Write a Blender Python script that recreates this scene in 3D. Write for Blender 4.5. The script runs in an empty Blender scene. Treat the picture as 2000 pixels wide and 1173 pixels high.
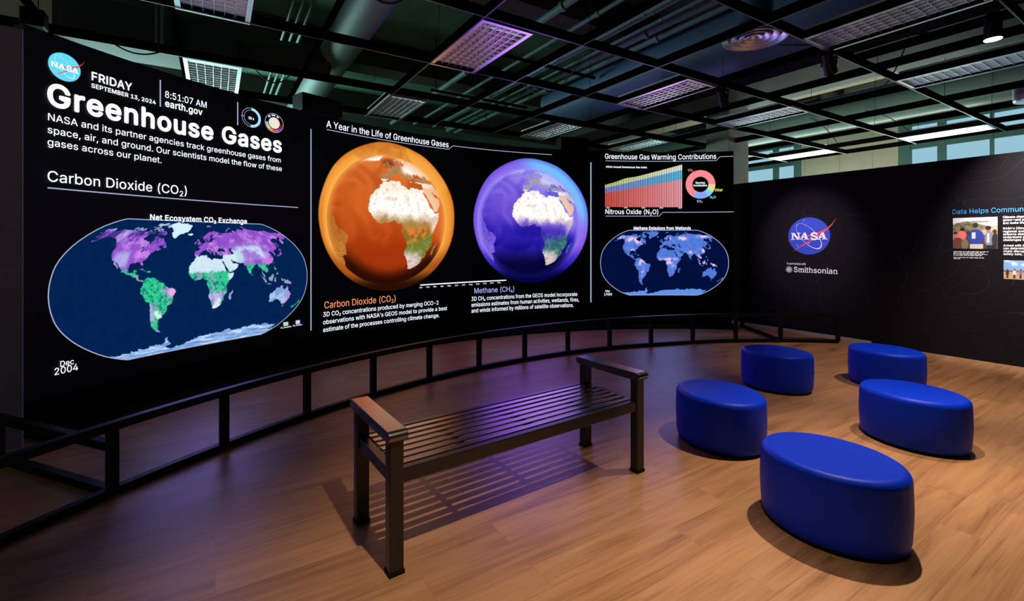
import bpy, bmesh, math, random
import numpy as np
from mathutils import Vector, Matrix

random.seed(7)
SC = bpy.context.scene
COL = SC.collection
PI = math.pi

# ------------------------------------------------------------------ camera
cam = bpy.data.cameras.new('camera')
cam.sensor_width = 36.0
cam.lens = 36.0 * 917 / 2000
cam.shift_y = -(1173 / 2 - 475) / 2000
cam.clip_start = 0.05
camo = bpy.data.objects.new('camera', cam)
COL.objects.link(camo)
camo.location = (0, 0, 1.5)
camo.rotation_euler = (PI / 2, 0, 0)
SC.camera = camo

# ------------------------------------------------------------------ world, exposure
wd = bpy.data.worlds.new('world')
SC.world = wd
wd.use_nodes = True
wd.node_tree.nodes['Background'].inputs[0].default_value = (0.55, 0.62, 0.9, 1)
wd.node_tree.nodes['Background'].inputs[1].default_value = 0.016
SC.view_settings.view_transform = 'Standard'
SC.view_settings.look = 'None'
SC.view_settings.exposure = 0.0
SC.view_settings.gamma = 1.0
SC.view_settings.use_curve_mapping = False

# building axes: A runs along the floor planks, B along the partition wall
TH = math.radians(32.3)
AX, AY = math.cos(TH), math.sin(TH)
BX, BY = math.sin(TH), -math.cos(TH)


def P(u, v, z=0.0):
    return Vector((u * AX + v * BX, u * AY + v * BY, z))


def spot(loc, aim, power, color, angle=70, blend=0.6, size=0.04):
    l = bpy.data.lights.new('spot', 'SPOT')
    l.energy = power
    l.color = color
    l.spot_size = math.radians(angle)
    l.spot_blend = blend
    l.shadow_soft_size = size
    o = bpy.data.objects.new('spot_beam', l)
    COL.objects.link(o)
    o.location = loc
    d = Vector(aim) - Vector(loc)
    o.rotation_euler = d.to_track_quat('-Z', 'Y').to_euler()
    return o


def area(loc, aim, power, color, sx, sy):
    l = bpy.data.lights.new('area', 'AREA')
    l.energy = power
    l.color = color
    l.shape = 'RECTANGLE'
    l.size = sx
    l.size_y = sy
    o = bpy.data.objects.new('area_fill', l)
    COL.objects.link(o)
    o.location = loc
    d = Vector(aim) - Vector(loc)
    o.rotation_euler = d.to_track_quat('-Z', 'Y').to_euler()
    return o


WARM = (1.0, 0.77, 0.55)
# ceiling spots over the seats
spot((0.48, 0.92, 3.5), (0.1, 1.6, 0), 470, WARM, 60, 1.0, 0.03)
spot((2.45, 3.3, 3.55), (2.3, 2.25, 0), 590, WARM, 70, 0.9, 0.03)
spot((3.45, 3.7, 3.55), (3.6, 3.5, 0), 330, WARM, 66, 0.9, 0.03)
spot(P(6.30, -1.34, 3.40), P(6.9, -2.2, 0), 300, WARM, 72, 0.9, 0.05)
# spots on the partition wall
spot(P(5.85, -3.87, 3.3), P(8.27, -3.93, 1.50), 400, (0.98, 0.84, 0.95), 38, 1.0, 0.04)
spot(P(7.1, -1.05, 3.35), P(8.27, -1.1, 2.0), 900, (1, 0.88, 0.84), 72, 1.0, 0.04)
# window light above the partitions, plus two unseen fill lamps added
area(P(-6.5, -4.2, 4.3), P(-2.6, -8.0, 4.2), 26, (1.0, 0.95, 0.8), 1.5, 1.5)  # unseen fill, added to brighten the cream column
area(P(-1.0, -12.6, 3.3), P(1.0, -6.5, 5.0), 580, (0.58, 1.0, 0.92), 6.0, 1.6)
area(P(12.7, -5.4, 3.6), P(8.0, -4.5, 5.0), 150, (0.84, 1.0, 0.88), 5.0, 1.6)
area(P(10.4, -4.4, 2.3), P(13.3, -4.8, 3.9), 70, (1.0, 0.97, 0.84), 5.0, 0.8)  # hidden fill, added to lift the back wall and its windows


def glow(x, y, z, power, color, r):
    """Light given off by one bright field of the display, facing the arc's centre."""
    l = bpy.data.lights.new('glow', 'AREA')
    l.shape = 'DISK'
    l.size = 2 * r
    l.energy = power
    l.color = color
    o = bpy.data.objects.new('glow_boost', l)
    COL.objects.link(o)
    o.location = (x, y, z)
    o.rotation_euler = (Vector((2.7095, 2.0507, z)) - Vector((x, y, z))).to_track_quat('-Z', 'Y').to_euler()


for s_, z_, pw_, c_, r_ in ((-4.94, 1.89, 4.5, (1.0, 0.34, 0.12), 0.9), (-2.42, 1.90, 25, (0.34, 0.11, 1.0), 1.0),
                            (-7.44, 1.10, 6, (0.36, 0.24, 1.0), 0.62), (-7.6, 2.45, 6, (0.36, 0.36, 1.0), 0.42),
                            (0.05, 1.15, 6, (0.25, 0.35, 1.0), 0.58), (0.0, 2.5, 5, (0.66, 0.30, 1.0), 0.42)):
    glow(2.7095 + 6.57 * math.sin(s_ / 6.6234), 2.0507 + 6.57 * math.cos(s_ / 6.6234), z_, pw_, c_, r_)


# ------------------------------------------------------------------ helpers
def lin(c):
    out = []
    for x in c:
        x /= 255.0
        out.append(x / 12.92 if x <= 0.04045 else ((x + 0.055) / 1.055) ** 2.4)
    return tuple(out)


def mat(name, rgb, rough=0.5, metal=0.0, spec=0.5, noise=0.0, nscale=8.0, bump=0.0, ior=1.5):
    m = bpy.data.materials.new(name)
    m.use_nodes = True
    nt = m.node_tree
    b = nt.nodes['Principled BSDF']
    b.inputs['Base Color'].default_value = (*rgb, 1)
    b.inputs['Roughness'].default_value = rough
    b.inputs['Metallic'].default_value = metal
    b.inputs['Specular IOR Level'].default_value = spec
    b.inputs['IOR'].default_value = ior
    if noise or bump:
        tc = nt.nodes.new('ShaderNodeTexCoord')
        n = nt.nodes.new('ShaderNodeTexNoise')
        n.inputs['Scale'].default_value = nscale
        n.inputs['Detail'].default_value = 5
        nt.links.new(tc.outputs['Object'], n.inputs['Vector'])
        if noise:
            r = nt.nodes.new('ShaderNodeValToRGB')
            r.color_ramp.elements[0].position = 0.3
            r.color_ramp.elements[1].position = 0.7
            r.color_ramp.elements[0].color = (*[c * (1 - noise) for c in rgb], 1)
            r.color_ramp.elements[1].color = (*[min(1, c * (1 + noise)) for c in rgb], 1)
            nt.links.new(n.outputs['Fac'], r.inputs['Fac'])
            nt.links.new(r.outputs['Color'], b.inputs['Base Color'])
        if bump:
            bp = nt.nodes.new('ShaderNodeBump')
            bp.inputs['Strength'].default_value = bump
            bp.inputs['Distance'].default_value = 0.01
            nt.links.new(n.outputs['Fac'], bp.inputs['Height'])
            nt.links.new(bp.outputs['Normal'], b.inputs['Normal'])
    return m


def emit(name, rgb, strength=1.0):
    m = bpy.data.materials.new(name)
    m.use_nodes = True
    nt = m.node_tree
    b = nt.nodes['Principled BSDF']
    b.inputs['Base Color'].default_value = (0, 0, 0, 1)
    b.inputs['Specular IOR Level'].default_value = 0.0
    b.inputs['Emission Color'].default_value = (*rgb, 1)
    b.inputs['Emission Strength'].default_value = strength
    return m


def vcol(name, glow, rough=0.6):
    """Material reading the picture shown by a display or a print from its mesh."""
    m = bpy.data.materials.new(name)
    m.use_nodes = True
    nt = m.node_tree
    b = nt.nodes['Principled BSDF']
    a = nt.nodes.new('ShaderNodeAttribute')
    a.attribute_name = 'picture'
    if glow:
        b.inputs['Base Color'].default_value = (0, 0, 0, 1)
        b.inputs['Specular IOR Level'].default_value = 0.0
        b.inputs['Emission Strength'].default_value = glow
        nt.links.new(a.outputs['Color'], b.inputs['Emission Color'])
    else:
        b.inputs['Roughness'].default_value = rough
        nt.links.new(a.outputs['Color'], b.inputs['Base Color'])
    return m


def thing(name, label, cat, loc=(0, 0, 0), rz=0.0, group=None):
    o = bpy.data.objects.new(name, None)
    o.empty_display_size = 0.1
    COL.objects.link(o)
    o.location = loc
    o.rotation_euler = (0, 0, rz)
    o['label'] = label
    o['category'] = cat
    if group:
        o['group'] = group
    return o


def local(o):
    return Matrix.LocRotScale(o.location, o.rotation_euler, None)


def link(name, me, m, parent=None, world=True, smooth=False):
    if m is not None:
        for k in (m if isinstance(m, (list, tuple)) else [m]):
            me.materials.append(k)
    if smooth:
        me.polygons.foreach_set('use_smooth', [True] * len(me.polygons))
    o = bpy.data.objects.new(name, me)
    COL.objects.link(o)
    if parent is not None:
        if world:
            mw = local(parent)
            if parent.parent is not None:
                mw = local(parent.parent) @ mw
            me.transform(mw.inverted())
        o.parent = parent
    return o


class MB:
    def __init__(s):
        s.v, s.f, s.mi = [], [], []

    def add(s, vs, fs, mi=0):
        n = len(s.v)
        s.v += [tuple(v) for v in vs]
        s.f += [tuple(i + n for i in f) for f in fs]
        s.mi += [mi] * len(fs)
        return s

    def box(s, c, ax, ay, az, mi=0):
        c, ax, ay, az = Vector(c), Vector(ax) / 2, Vector(ay) / 2, Vector(az) / 2
        vs = [c + i * ax + j * ay + k * az for k in (-1, 1) for j in (-1, 1) for i in (-1, 1)]
        return s.add(vs, [(0, 2, 3, 1), (4, 5, 7, 6), (0, 1, 5, 4), (2, 6, 7, 3), (0, 4, 6, 2), (1, 3, 7, 5)], mi)

    def uvbox(s, u0, u1, v0, v1, z0, z1, mi=0):
        return s.box(P((u0 + u1) / 2, (v0 + v1) / 2, (z0 + z1) / 2), P(u1 - u0, 0), P(0, v1 - v0), (0, 0, z1 - z0), mi)

    def bar(s, a, b, w, h, mi=0):
        """Square bar from a to b; w across, h upward."""
        a, b = Vector(a), Vector(b)
        d = b - a
        up = Vector((0, 0, 1)) if abs(d.normalized().z) < 0.95 else Vector((1, 0, 0))
        x = d.cross(up).normalized()
        z = x.cross(d).normalized()
        return s.box((a + b) / 2, x * w, d, z * h, mi)

    def tube(s, path, r, n=10, mi=0, cap=True):
        path = [Vector(p) for p in path]
        rings = []
        ref = None
        for i, p in enumerate(path):
            d = (path[min(i + 1, len(path) - 1)] - path[max(i - 1, 0)]).normalized()
            if ref is None:
                ref = Vector((0, 0, 1)) if abs(d.z) < 0.9 else Vector((1, 0, 0))
            x = d.cross(ref).normalized()
            ref = x.cross(d).normalized()
            rr = r[i] if isinstance(r, (list, tuple)) else r
            rings.append([p + rr * (math.cos(2 * PI * k / n) * x + math.sin(2 * PI * k / n) * ref) for k in range(n)])
        vs = [v for rg in rings for v in rg]
        fs = [(i * n + k, i * n + (k + 1) % n, (i + 1) * n + (k + 1) % n, (i + 1) * n + k)
              for i in range(len(path) - 1) for k in range(n)]
        if cap:
            fs += [tuple(range(n))[::-1], tuple((len(path) - 1) * n + k for k in range(n))]
        return s.add(vs, fs, mi)

    def lathe(s, c, prof, n=32, sx=1.0, sy=1.0, rz=0.0, mi=0):
        c = Vector(c)
        cr, sr = math.cos(rz), math.sin(rz)
        vs, fs = [], []
        for r, z in prof:
            for k in range(n):
                a = 2 * PI * k / n
                x, y = r * sx * math.cos(a), r * sy * math.sin(a)
                vs.append((c.x + x * cr - y * sr, c.y + x * sr + y * cr, c.z + z))
        for i in range(len(prof) - 1):
            for k in range(n):
                fs.append((i * n + k, i * n + (k + 1) % n, (i + 1) * n + (k + 1) % n, (i + 1) * n + k))
        fs.append(tuple(range(n))[::-1])
        fs.append(tuple((len(prof) - 1) * n + k for k in range(n)))
        return s.add(vs, fs, mi)

    def build(s, name, m, parent=None, smooth=False, bevel=0.0, angle=None):
        me = bpy.data.meshes.new(name)
        me.from_pydata(s.v, [], s.f)
        me.polygons.foreach_set('material_index', s.mi)
        if bevel:
            bm = bmesh.new()
            bm.from_mesh(me)
            bmesh.ops.bevel(bm, geom=bm.edges[:], offset=bevel, segments=2, profile=0.5, affect='EDGES', clamp_overlap=True)
            bm.to_mesh(me)
            bm.free()
        o = link(name, me, m, parent)
        if smooth:
            me.polygons.foreach_set('use_smooth', [True] * len(me.polygons))
            if angle:
                me.set_sharp_from_angle(angle=math.radians(angle))
        return o


def structure(o):
    o['kind'] = 'structure'
    return o


def tag(o, label, cat, group=None):
    o['label'] = label
    o['category'] = cat
    if group:
        o['group'] = group
    return o


def dup(root, loc, rz, label, group=None):
    r = root.copy()
    COL.objects.link(r)
    r.location = loc
    r.rotation_euler = (0, 0, rz)
    r['label'] = label
    if group:
        r['group'] = group
    for ch in list(root.children):
        c = ch.copy()
        COL.objects.link(c)
        c.parent = r
        for g in list(ch.children):
            d = g.copy()
            COL.objects.link(d)
            d.parent = c
    return r


# ------------------------------------------------------------------ materials
M_black = mat('black_satin_steel', (0.0035, 0.0035, 0.004), 0.45, 0.0, 0.22)
M_blackmatte = mat('matte_black', (0.004, 0.004, 0.0045), 0.8, 0.0, 0.2)
M_wallblack = None
M_bench = mat('dark_bronze_paint', (0.012, 0.009, 0.007), 0.34, 0.0, 0.45)
M_slat = mat('satin_bronze_slat', (0.22, 0.205, 0.20), 0.25, 1.0, 0.5)
M_blue = mat('blue_vinyl', (0.0006, 0.032, 0.64), 0.46, 0.0, 0.16, 0.05, 30, 0.06)
M_tee = mat('black_tee', (0.003, 0.003, 0.003), 0.8, 0.0, 0.0)
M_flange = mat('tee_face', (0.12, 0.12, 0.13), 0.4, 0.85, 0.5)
M_flange_shaded = mat('shaded_tee_face', (0.008, 0.008, 0.009), 0.8, 0.0, 0.0)  # shaded copy of the tee face, shade put into the colour of unlit cross tees
M_louver = mat('louver_aluminium', (0.86, 0.86, 0.90), 0.28, 0.95, 0.5)
M_lframe = mat('light_frame_enamel', (0.86, 0.86, 0.88), 0.34, 0.9, 0.6)
M_tray = mat('reflector_tray', (0.6, 0.6, 0.63), 0.4, 0.8, 0.5)
M_greenslab = mat('green_painted_slab', (0.085, 0.17, 0.13), 0.8, 0, 0.2, 0.25, 1.5, 0.2)
M_greenpipe = mat('green_painted_pipe', (0.10, 0.18, 0.16), 0.55, 0, 0.3)
M_duct = mat('grey_green_duct', (0.11, 0.165, 0.155), 0.55, 0.0, 0.35)
M_darkduct = mat('dark_duct', (0.03, 0.035, 0.035), 0.6, 0, 0.3, 0.2, 3)
M_blueduct = mat('duct_blue_grey', (0.055, 0.10, 0.19), 0.5, 0.0, 0.4)
M_beam = mat('brown_beam', (0.05, 0.045, 0.035), 0.8, 0, 0.2)
M_cream = mat('cream_plaster', (0.42, 0.40, 0.31), 0.85, 0, 0.2, 0.05, 3)
M_grey = mat('grey_plaster', (0.46, 0.44, 0.42), 0.85, 0, 0.2, 0.06, 4)
M_teal = mat('teal_window_paint', (0.05, 0.13, 0.12), 0.5, 0, 0.4)
M_wire = mat('black_cable', (0.008, 0.008, 0.008), 0.6)
M_white = mat('white_vinyl', (0.34, 0.33, 0.30), 0.6)
M_skirt = mat('black_curtain_base', (0.003, 0.003, 0.003), 0.9, 0, 0.1)
M_led = mat('led_panel_off', (0.0015, 0.0015, 0.002), 0.55, 0, 0.25)
M_leftwall = mat('charcoal_panel', (0.42, 0.46, 0.62), 0.85, 0, 0.2, 0.06, 4)


def floor_material():
    m = bpy.data.materials.new('oak_planks')
    m.use_nodes = True
    nt = m.node_tree
    N, L = nt.nodes, nt.links
    b = N['Principled BSDF']
    tc = N.new('ShaderNodeTexCoord')
    mp = N.new('ShaderNodeMapping')
    mp.inputs['Rotation'].default_value = (0, 0, -TH)
    L.new(tc.outputs['Object'], mp.inputs['Vector'])
    br = N.new('ShaderNodeTexBrick')
    br.offset = 0.37
    br.inputs['Color1'].default_value = (0, 0, 0, 1)
    br.inputs['Color2'].default_value = (1, 1, 1, 1)
    br.inputs['Mortar'].default_value = (0.5, 0.5, 0.5, 1)
    br.inputs['Scale'].default_value = 1.0
    br.inputs['Mortar Size'].default_value = 0.0012
    br.inputs['Mortar Smooth'].default_value = 0.2
    br.inputs['Bias'].default_value = 0.0
    br.inputs['Brick Width'].default_value = 1.25
    br.inputs['Row Height'].default_value = 0.182
    L.new(mp.outputs['Vector'], br.inputs['Vector'])
    # per-plank shift of the grain
    sep = N.new('ShaderNodeVectorMath')
    sep.operation = 'MULTIPLY'
    sep.inputs[1].default_value = (7.3, 3.1, 0)
    L.new(br.outputs['Color'], sep.inputs[0])
    add = N.new('ShaderNodeVectorMath')
    add.operation = 'ADD'
    L.new(mp.outputs['Vector'], add.inputs[0])
    L.new(sep.outputs[0], add.inputs[1])

    def grain(sx, sy, detail, rough, dist):
        q = N.new('ShaderNodeMapping')
        q.inputs['Scale'].default_value = (sx, sy, 1)
        L.new(add.outputs[0], q.inputs['Vector'])
        n = N.new('ShaderNodeTexNoise')
        n.inputs['Scale'].default_value = 1
        n.inputs['Detail'].default_value = detail
        n.inputs['Roughness'].default_value = rough
        n.inputs['Distortion'].default_value = dist
        L.new(q.outputs[0], n.inputs['Vector'])
        return n.outputs['Fac']
    g1 = grain(1.1, 15, 6, 0.6, 0.7)
    g2 = grain(2.2, 110, 6, 0.65, 0.3)
    g3 = grain(0.9, 4.5, 3, 0.5, 1.2)
    mx = N.new('ShaderNodeMath')
    mx.operation = 'MULTIPLY_ADD'
    mx.inputs[1].default_value = 0.55
    L.new(g1, mx.inputs[0])
    m2 = N.new('ShaderNodeMath')
    m2.operation = 'MULTIPLY_ADD'
    m2.inputs[1].default_value = 0.34
    L.new(g2, m2.inputs[0])
    m3 = N.new('ShaderNodeMath')
    m3.operation = 'MULTIPLY'
    m3.inputs[1].default_value = 0.24
    L.new(g3, m3.inputs[0])
    L.new(m3.outputs[0], m2.inputs[2])
    L.new(m2.outputs[0], mx.inputs[2])
    rp = N.new('ShaderNodeValToRGB')
    e = rp.color_ramp.elements
    e[0].position = 0.35
    e[0].color = (0.125, 0.055, 0.023, 1)
    e[1].position = 0.72
    e[1].color = (0.45, 0.25, 0.122, 1)
    k = e.new(0.50)
    k.color = (0.315, 0.160, 0.072, 1)
    k = e.new(0.58)
    k.color = (0.385, 0.205, 0.097, 1)
    L.new(mx.outputs[0], rp.inputs['Fac'])
    # plank to plank tone
    hs = N.new('ShaderNodeHueSaturation')
    mr = N.new('ShaderNodeMapRange')
    mr.inputs['To Min'].default_value = 0.88
    mr.inputs['To Max'].default_value = 1.1
    sx = N.new('ShaderNodeSeparateColor')
    L.new(br.outputs['Color'], sx.inputs[0])
    L.new(sx.outputs[0], mr.inputs['Value'])
    L.new(mr.outputs[0], hs.inputs['Value'])
    L.new(rp.outputs['Color'], hs.inputs['Color'])
    seam = N.new('ShaderNodeMix')
    seam.data_type = 'RGBA'
    seam.inputs['B'].default_value = (0.10, 0.05, 0.025, 1)
    sm = N.new('ShaderNodeMath')
    sm.operation = 'MULTIPLY'
    sm.inputs[1].default_value = 0.45
    L.new(br.outputs['Fac'], sm.inputs[0])
    L.new(sm.outputs[0], seam.inputs['Factor'])
    L.new(hs.outputs['Color'], seam.inputs['A'])
    L.new(seam.outputs['Result'], b.inputs['Base Color'])
    rr = N.new('ShaderNodeMapRange')
    rr.inputs['To Min'].default_value = 0.31
    rr.inputs['To Max'].default_value = 0.42
    L.new(g1, rr.inputs['Value'])
    L.new(rr.outputs[0], b.inputs['Roughness'])
    b.inputs['Specular IOR Level'].default_value = 0.5
    bp = N.new('ShaderNodeBump')
    bp.inputs['Strength'].default_value = 0.12
    bp.inputs['Distance'].default_value = 0.004
    L.new(g2, bp.inputs['Height'])
    L.new(bp.outputs['Normal'], b.inputs['Normal'])
    return m


def wall_material():
    """Black printed wall with faint contour lines."""
    m = mat('black_printed_wall', (0.008, 0.0072, 0.009), 0.8, 0, 0.08)
    nt = m.node_tree
    N, L = nt.nodes, nt.links
    tc = N.new('ShaderNodeTexCoord')
    n = N.new('ShaderNodeTexNoise')
    n.inputs['Scale'].default_value = 0.9
    n.inputs['Detail'].default_value = 1.5
    L.new(tc.outputs['Object'], n.inputs['Vector'])
    a = N.new('ShaderNodeMath')
    a.operation = 'MULTIPLY'
    a.inputs[1].default_value = 16
    L.new(n.outputs['Fac'], a.inputs[0])
    f = N.new('ShaderNodeMath')
    f.operation = 'FRACT'
    L.new(a.outputs[0], f.inputs[0])
    g = N.new('ShaderNodeMath')
    g.operation = 'LESS_THAN'
    g.inputs[1].default_value = 0.045
    L.new(f.outputs[0], g.inputs[0])
    x = N.new('ShaderNodeMix')
    x.data_type = 'RGBA'
    x.inputs['A'].default_value = (0.008, 0.0072, 0.009, 1)
    x.inputs['B'].default_value = (0.015, 0.0135, 0.016, 1)
    L.new(g.outputs[0], x.inputs['Factor'])
    L.new(x.outputs['Result'], N['Principled BSDF'].inputs['Base Color'])
    return m


M_floor = floor_material()
M_wallblack = wall_material()
GAIN = 1.0
EM = {
    'W': emit('lit_white', (0.84, 0.90, 1.0), 1.4),
    'O': emit('lit_orange', lin((245, 152, 100)), GAIN),
    'L': emit('lit_lavender', lin((175, 180, 250)), GAIN),
    'P': emit('lit_pink', lin((250, 140, 150)), GAIN),
    'Y': emit('lit_yellow', lin((225, 235, 120)), GAIN),
    'C': emit('lit_cyan', lin((110, 215, 245)), GAIN),
    'R': emit('lit_red', lin((235, 75, 80)), GAIN),
    'S': emit('lit_sky_blue', lin((100, 220, 245)), GAIN),
    'G': emit('lit_grey_blue', lin((165, 175, 205)), GAIN),
    'I': emit('lit_ice_blue', lin((175, 225, 250)), GAIN),
}
M_picture = vcol('lit_picture', 1.08)
M_print = vcol('printed_picture', 0)

# ------------------------------------------------------------------ setting
structure(MB().uvbox(-7.5, 13.3, -13, 2.6, -0.12, 0).build('floor', M_floor))

slab = MB().uvbox(-7.5, 13.6, -13, 2.6, 5.4, 5.6)
structure(slab.build('ceiling', M_greenslab))
for v in (-12.6, -9.2, -5.7, -2.2):
    structure(MB().uvbox(-7.4, 13.2, v - 0.25, v + 0.25, 4.86, 5.4).build('ceiling_beam', M_beam))

structure(MB().uvbox(8.27, 8.42, -6.3, 1.6, 0, 2.615).build('wall_right', M_wallblack))
structure(MB().uvbox(8.235, 8.268, -5.3, -3.05, 0.0, 0.045).build('baseboard_right', M_white))
structure(MB().uvbox(-3.4, -1.197, -4.855, -4.843, 0, 3.075).uvbox(-3.4, -1.25, -4.97, -4.855, 0, 3.075).build('wall_left', M_leftwall))
structure(MB().uvbox(-7.5, 13.3, -13.3, -13, 0, 5.4).build('wall_far', M_greenslab))
structure(MB().uvbox(8.97, 9.67, -6.34, -5.80, 0, 5.4).build('column', M_grey, bevel=0.012))
structure(MB().uvbox(-4.4, -1.7, -8.4, -8.05, 0, 5.4).build('column', M_cream))

wb = MB()
for a, b in ((-13, -9.2), (-6.5, -4.39), (-0.6, 2.6)):
    wb.uvbox(13.3, 13.6, a, b, 0, 5.4)
for a, b in ((-9.2, -6.5), (-4.39, -0.6)):
    wb.uvbox(13.3, 13.6, a, b, 0, 1.0)
    wb.uvbox(13.3, 13.6, a, b, 4.34, 5.4)
for v in (-6.42, -5.6, -4.9):          # shallow plaster joints
    wb.uvbox(13.285, 13.3, v - 0.012, v + 0.012, 1.0, 4.6)
wb.uvbox(12.95, 13.3, -13, 2.6, 4.52, 4.72)
structure(wb.build('wall_back', M_cream))

M_sky = emit('daylight_pane', lin((150, 196, 214)), 1.0)


def window(name, v0, v1, mullions):
    f = MB()
    f.uvbox(13.30, 13.42, v0, v0 + 0.22, 1.0, 4.34)
    f.uvbox(13.30, 13.42, v1 - 0.2, v1, 1.0, 4.34)
    for a, b in mullions:
        f.uvbox(13.31, 13.41, a, b, 1.0, 4.2)
    for z0, z1 in ((4.15, 4.34), (3.63, 3.79), (2.3, 2.42), (1.0, 1.12)):
        f.uvbox(13.32, 13.40, v0 + 0.2, v1 - 0.18, z0, z1)
    w = structure(f.build(name, M_teal))
    MB().uvbox(13.44, 13.45, v0 + 0.05, v1 - 0.05, 1.05, 4.3).build('window_pane', M_sky, w)
    return w


window('window_1', -9.2, -6.5, ((-7.27, -7.145), (-8.1, -8.05)))
window('window_2', -4.39, -0.6, ((-3.70, -3.567), (-2.88, -2.83), (-2.05, -2.0), (-1.3, -1.16)))

# ------------------------------------------------------------------ suspended ceiling grid
ZG = 3.6
VL = [1.46 - 1.32 * k for k in range(8)]            # runners along A
UL = [-3.78, -2.6, -1.42, -0.335, 0.94] + [2.12 + 1.18 * j for j in range(0, 9)] + [12.52]   # runners along B
grid = thing('ceiling_grid', 'black open suspended ceiling grid of thin tees without tiles', 'ceiling grid', P(3, -3, ZG))
for v in VL:
    m = MB()
    m.uvbox(-7, 12.52, v - 0.013, v + 0.013, ZG + 0.006, ZG + 0.10)
    m.uvbox(-7, 12.52, v - 0.007, v + 0.007, ZG, ZG + 0.006, 1)
    m.build('main_tee', [M_tee, M_flange], grid)
for u in UL:
    m = MB()
    m.uvbox(u - 0.013, u + 0.013, VL[-1], VL[0], ZG + 0.008, ZG + 0.10)
    m.uvbox(u - 0.007, u + 0.007, VL[-1], VL[0], ZG + 0.001, ZG + 0.007, 1)
    m.build('cross_tee', [M_tee, M_flange if 2 < u < 5 else M_flange_shaded], grid)
for i, v in enumerate(VL):
    for j, u in enumerate(UL):
        if (i + j) % 2 == 0 and u > -2:
            MB().tube([P(u + 0.1, v, ZG + 0.08), P(u + 0.12, v + 0.02, 5.4)], 0.0035, 5).build('hanger_wire', M_wire, grid)


# ------------------------------------------------------------------ recessed lights
def light_meshes():
    W, Ln = 0.585, 1.295
    fr = MB()
    b = 0.042
    for sx in (-1, 1):
        fr.box((sx * (W / 2 - b / 2), 0, 0.012), (b, 0, 0), (0, Ln, 0), (0, 0, 0.018))
    for sy in (-1, 1):
        fr.box((0, sy * (Ln / 2 - b / 2), 0.012), (W - 2 * b, 0, 0), (0, b, 0), (0, 0, 0.018))
    lo = MB()
    w, l = W - 2 * b, Ln - 2 * b
    def wedge(c, ax, ay, z0, z1, w0, w1):
        ax, ay = Vector(ax), Vector(ay)
        vs = []
        for z, q in ((z0, w0), (z1 * 0.45 + z0 * 0.55, w0 + (w1 - w0) * 0.22), (z1, w1)):
            for i, j in ((-1, -1), (1, -1), (1, 1), (-1, 1)):
                p = Vector(c) + ax * i * q / 2 + ay * j / 2
                vs.append((p.x, p.y, z))
        lo.add(vs, [(k + j, k + (j + 1) % 4, k + 4 + (j + 1) % 4, k + 4 + j) for k in (0, 4) for j in range(4)] + [(3, 2, 1, 0), (8, 9, 10, 11)])
    for i in range(1, 6):
        wedge((-w / 2 + w * i / 6, 0, 0), (1, 0, 0), (0, l, 0), 0.012, 0.060, 0.005, 0.034)
    for i in range(1, 13):
        wedge((0, -l / 2 + l * i / 13, 0), (0, 1, 0), (w, 0, 0), 0.014, 0.060, 0.006, 0.052)
    tr = MB()
    tr.box((0, 0, 0.125), (w + 0.02, 0, 0), (0, l + 0.02, 0), (0, 0, 0.006))
    for sx in (-1, 1):
        tr.box((sx * (w / 2 + 0.012), 0, 0.07), (0.006, 0, 0), (0, l + 0.02, 0), (0, 0, 0.11))
    for sy in (-1, 1):
        tr.box((0, sy * (l / 2 + 0.012), 0.07), (w + 0.02, 0, 0), (0, 0.006, 0), (0, 0, 0.11))
    # rounded reflector troughs seen between the blades
    for i in range(3):
        x0 = -w / 2 + w * (i + 0.5) / 3
        tr.tube([(x0, -l / 2, 0.093), (x0, l / 2, 0.093)], 0.017, 8)
    return fr, lo, tr


def ceiling_light(lit=False):
    t = thing('ceiling_light', '', 'ceiling light')
    fr, lo, tr = light_meshes()
    fr.build('light_frame', M_lframe, t)
    if lit:
        tr.build('reflector_tray', M_tray, t)
        MB().box((0.02, 0, 0.03), (0.40, 0, 0), (0, 1.12, 0), (0, 0, 0.012)).build('lit_diffuser', emit('lit_diffuser', (0.86, 0.93, 1.0), 7.0), t)
    else:
        lo.build('louver', M_louver, t)
        tr.build('reflector_tray', M_tray, t)
    return t


cl = ceiling_light()
LIGHTS = [
    (2.415, -4.53, 'unlit louvered ceiling light reflecting violet above the gap between the two globes'),
    (5.41, -4.52, 'unlit louvered ceiling light reflecting lavender, above the warming chart and left of the column'),
    (7.77, -4.45, 'unlit louvered ceiling light partly covering the front of the square column'),
    (-0.01, -4.53, 'unlit louvered light tinted blue, cut by the top edge of the photo at left'),
    (-0.02, -7.14, 'unlit grey louvered light just above the screen top, over the date and clock'),
    (2.385, -7.2, 'unlit louvered light above the heading on the year of greenhouse gases'),
    (5.37, -7.12, 'unlit dim louvered light directly above the smaller black speaker on the screen'),
    (7.72, -7.13, 'unlit pale louvered light low over the right end of the screen, beside the column'),
    (5.415, -1.86, 'unlit dark grey louvered light right of the round air diffuser'),
    (7.76, -1.85, 'unlit louvered light at the right frame edge, below the glowing spotlight'),
]
for i, (u, v, lab) in enumerate(LIGHTS):
    if i == 0:
        cl.location = P(u, v, ZG)
        cl.rotation_euler = (0, 0, TH)
        cl['label'] = lab
        cl['group'] = 'recessed louvered ceiling lights'
    else:
        dup(cl, P(u, v, ZG), TH, lab, 'recessed louvered ceiling lights')
ll = ceiling_light(True)
ll.location = P(11.84, -5.78, ZG)
ll.rotation_euler = (0, 0, TH)
ll['label'] = 'bright switched-on ceiling light in front of the left window beside the column'
ll['group'] = 'switched-on ceiling lights by the windows'
dup(ll, P(11.84, -3.18, ZG), TH, 'bright switched-on ceiling light in front of the right window', 'switched-on ceiling lights by the windows')
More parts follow.
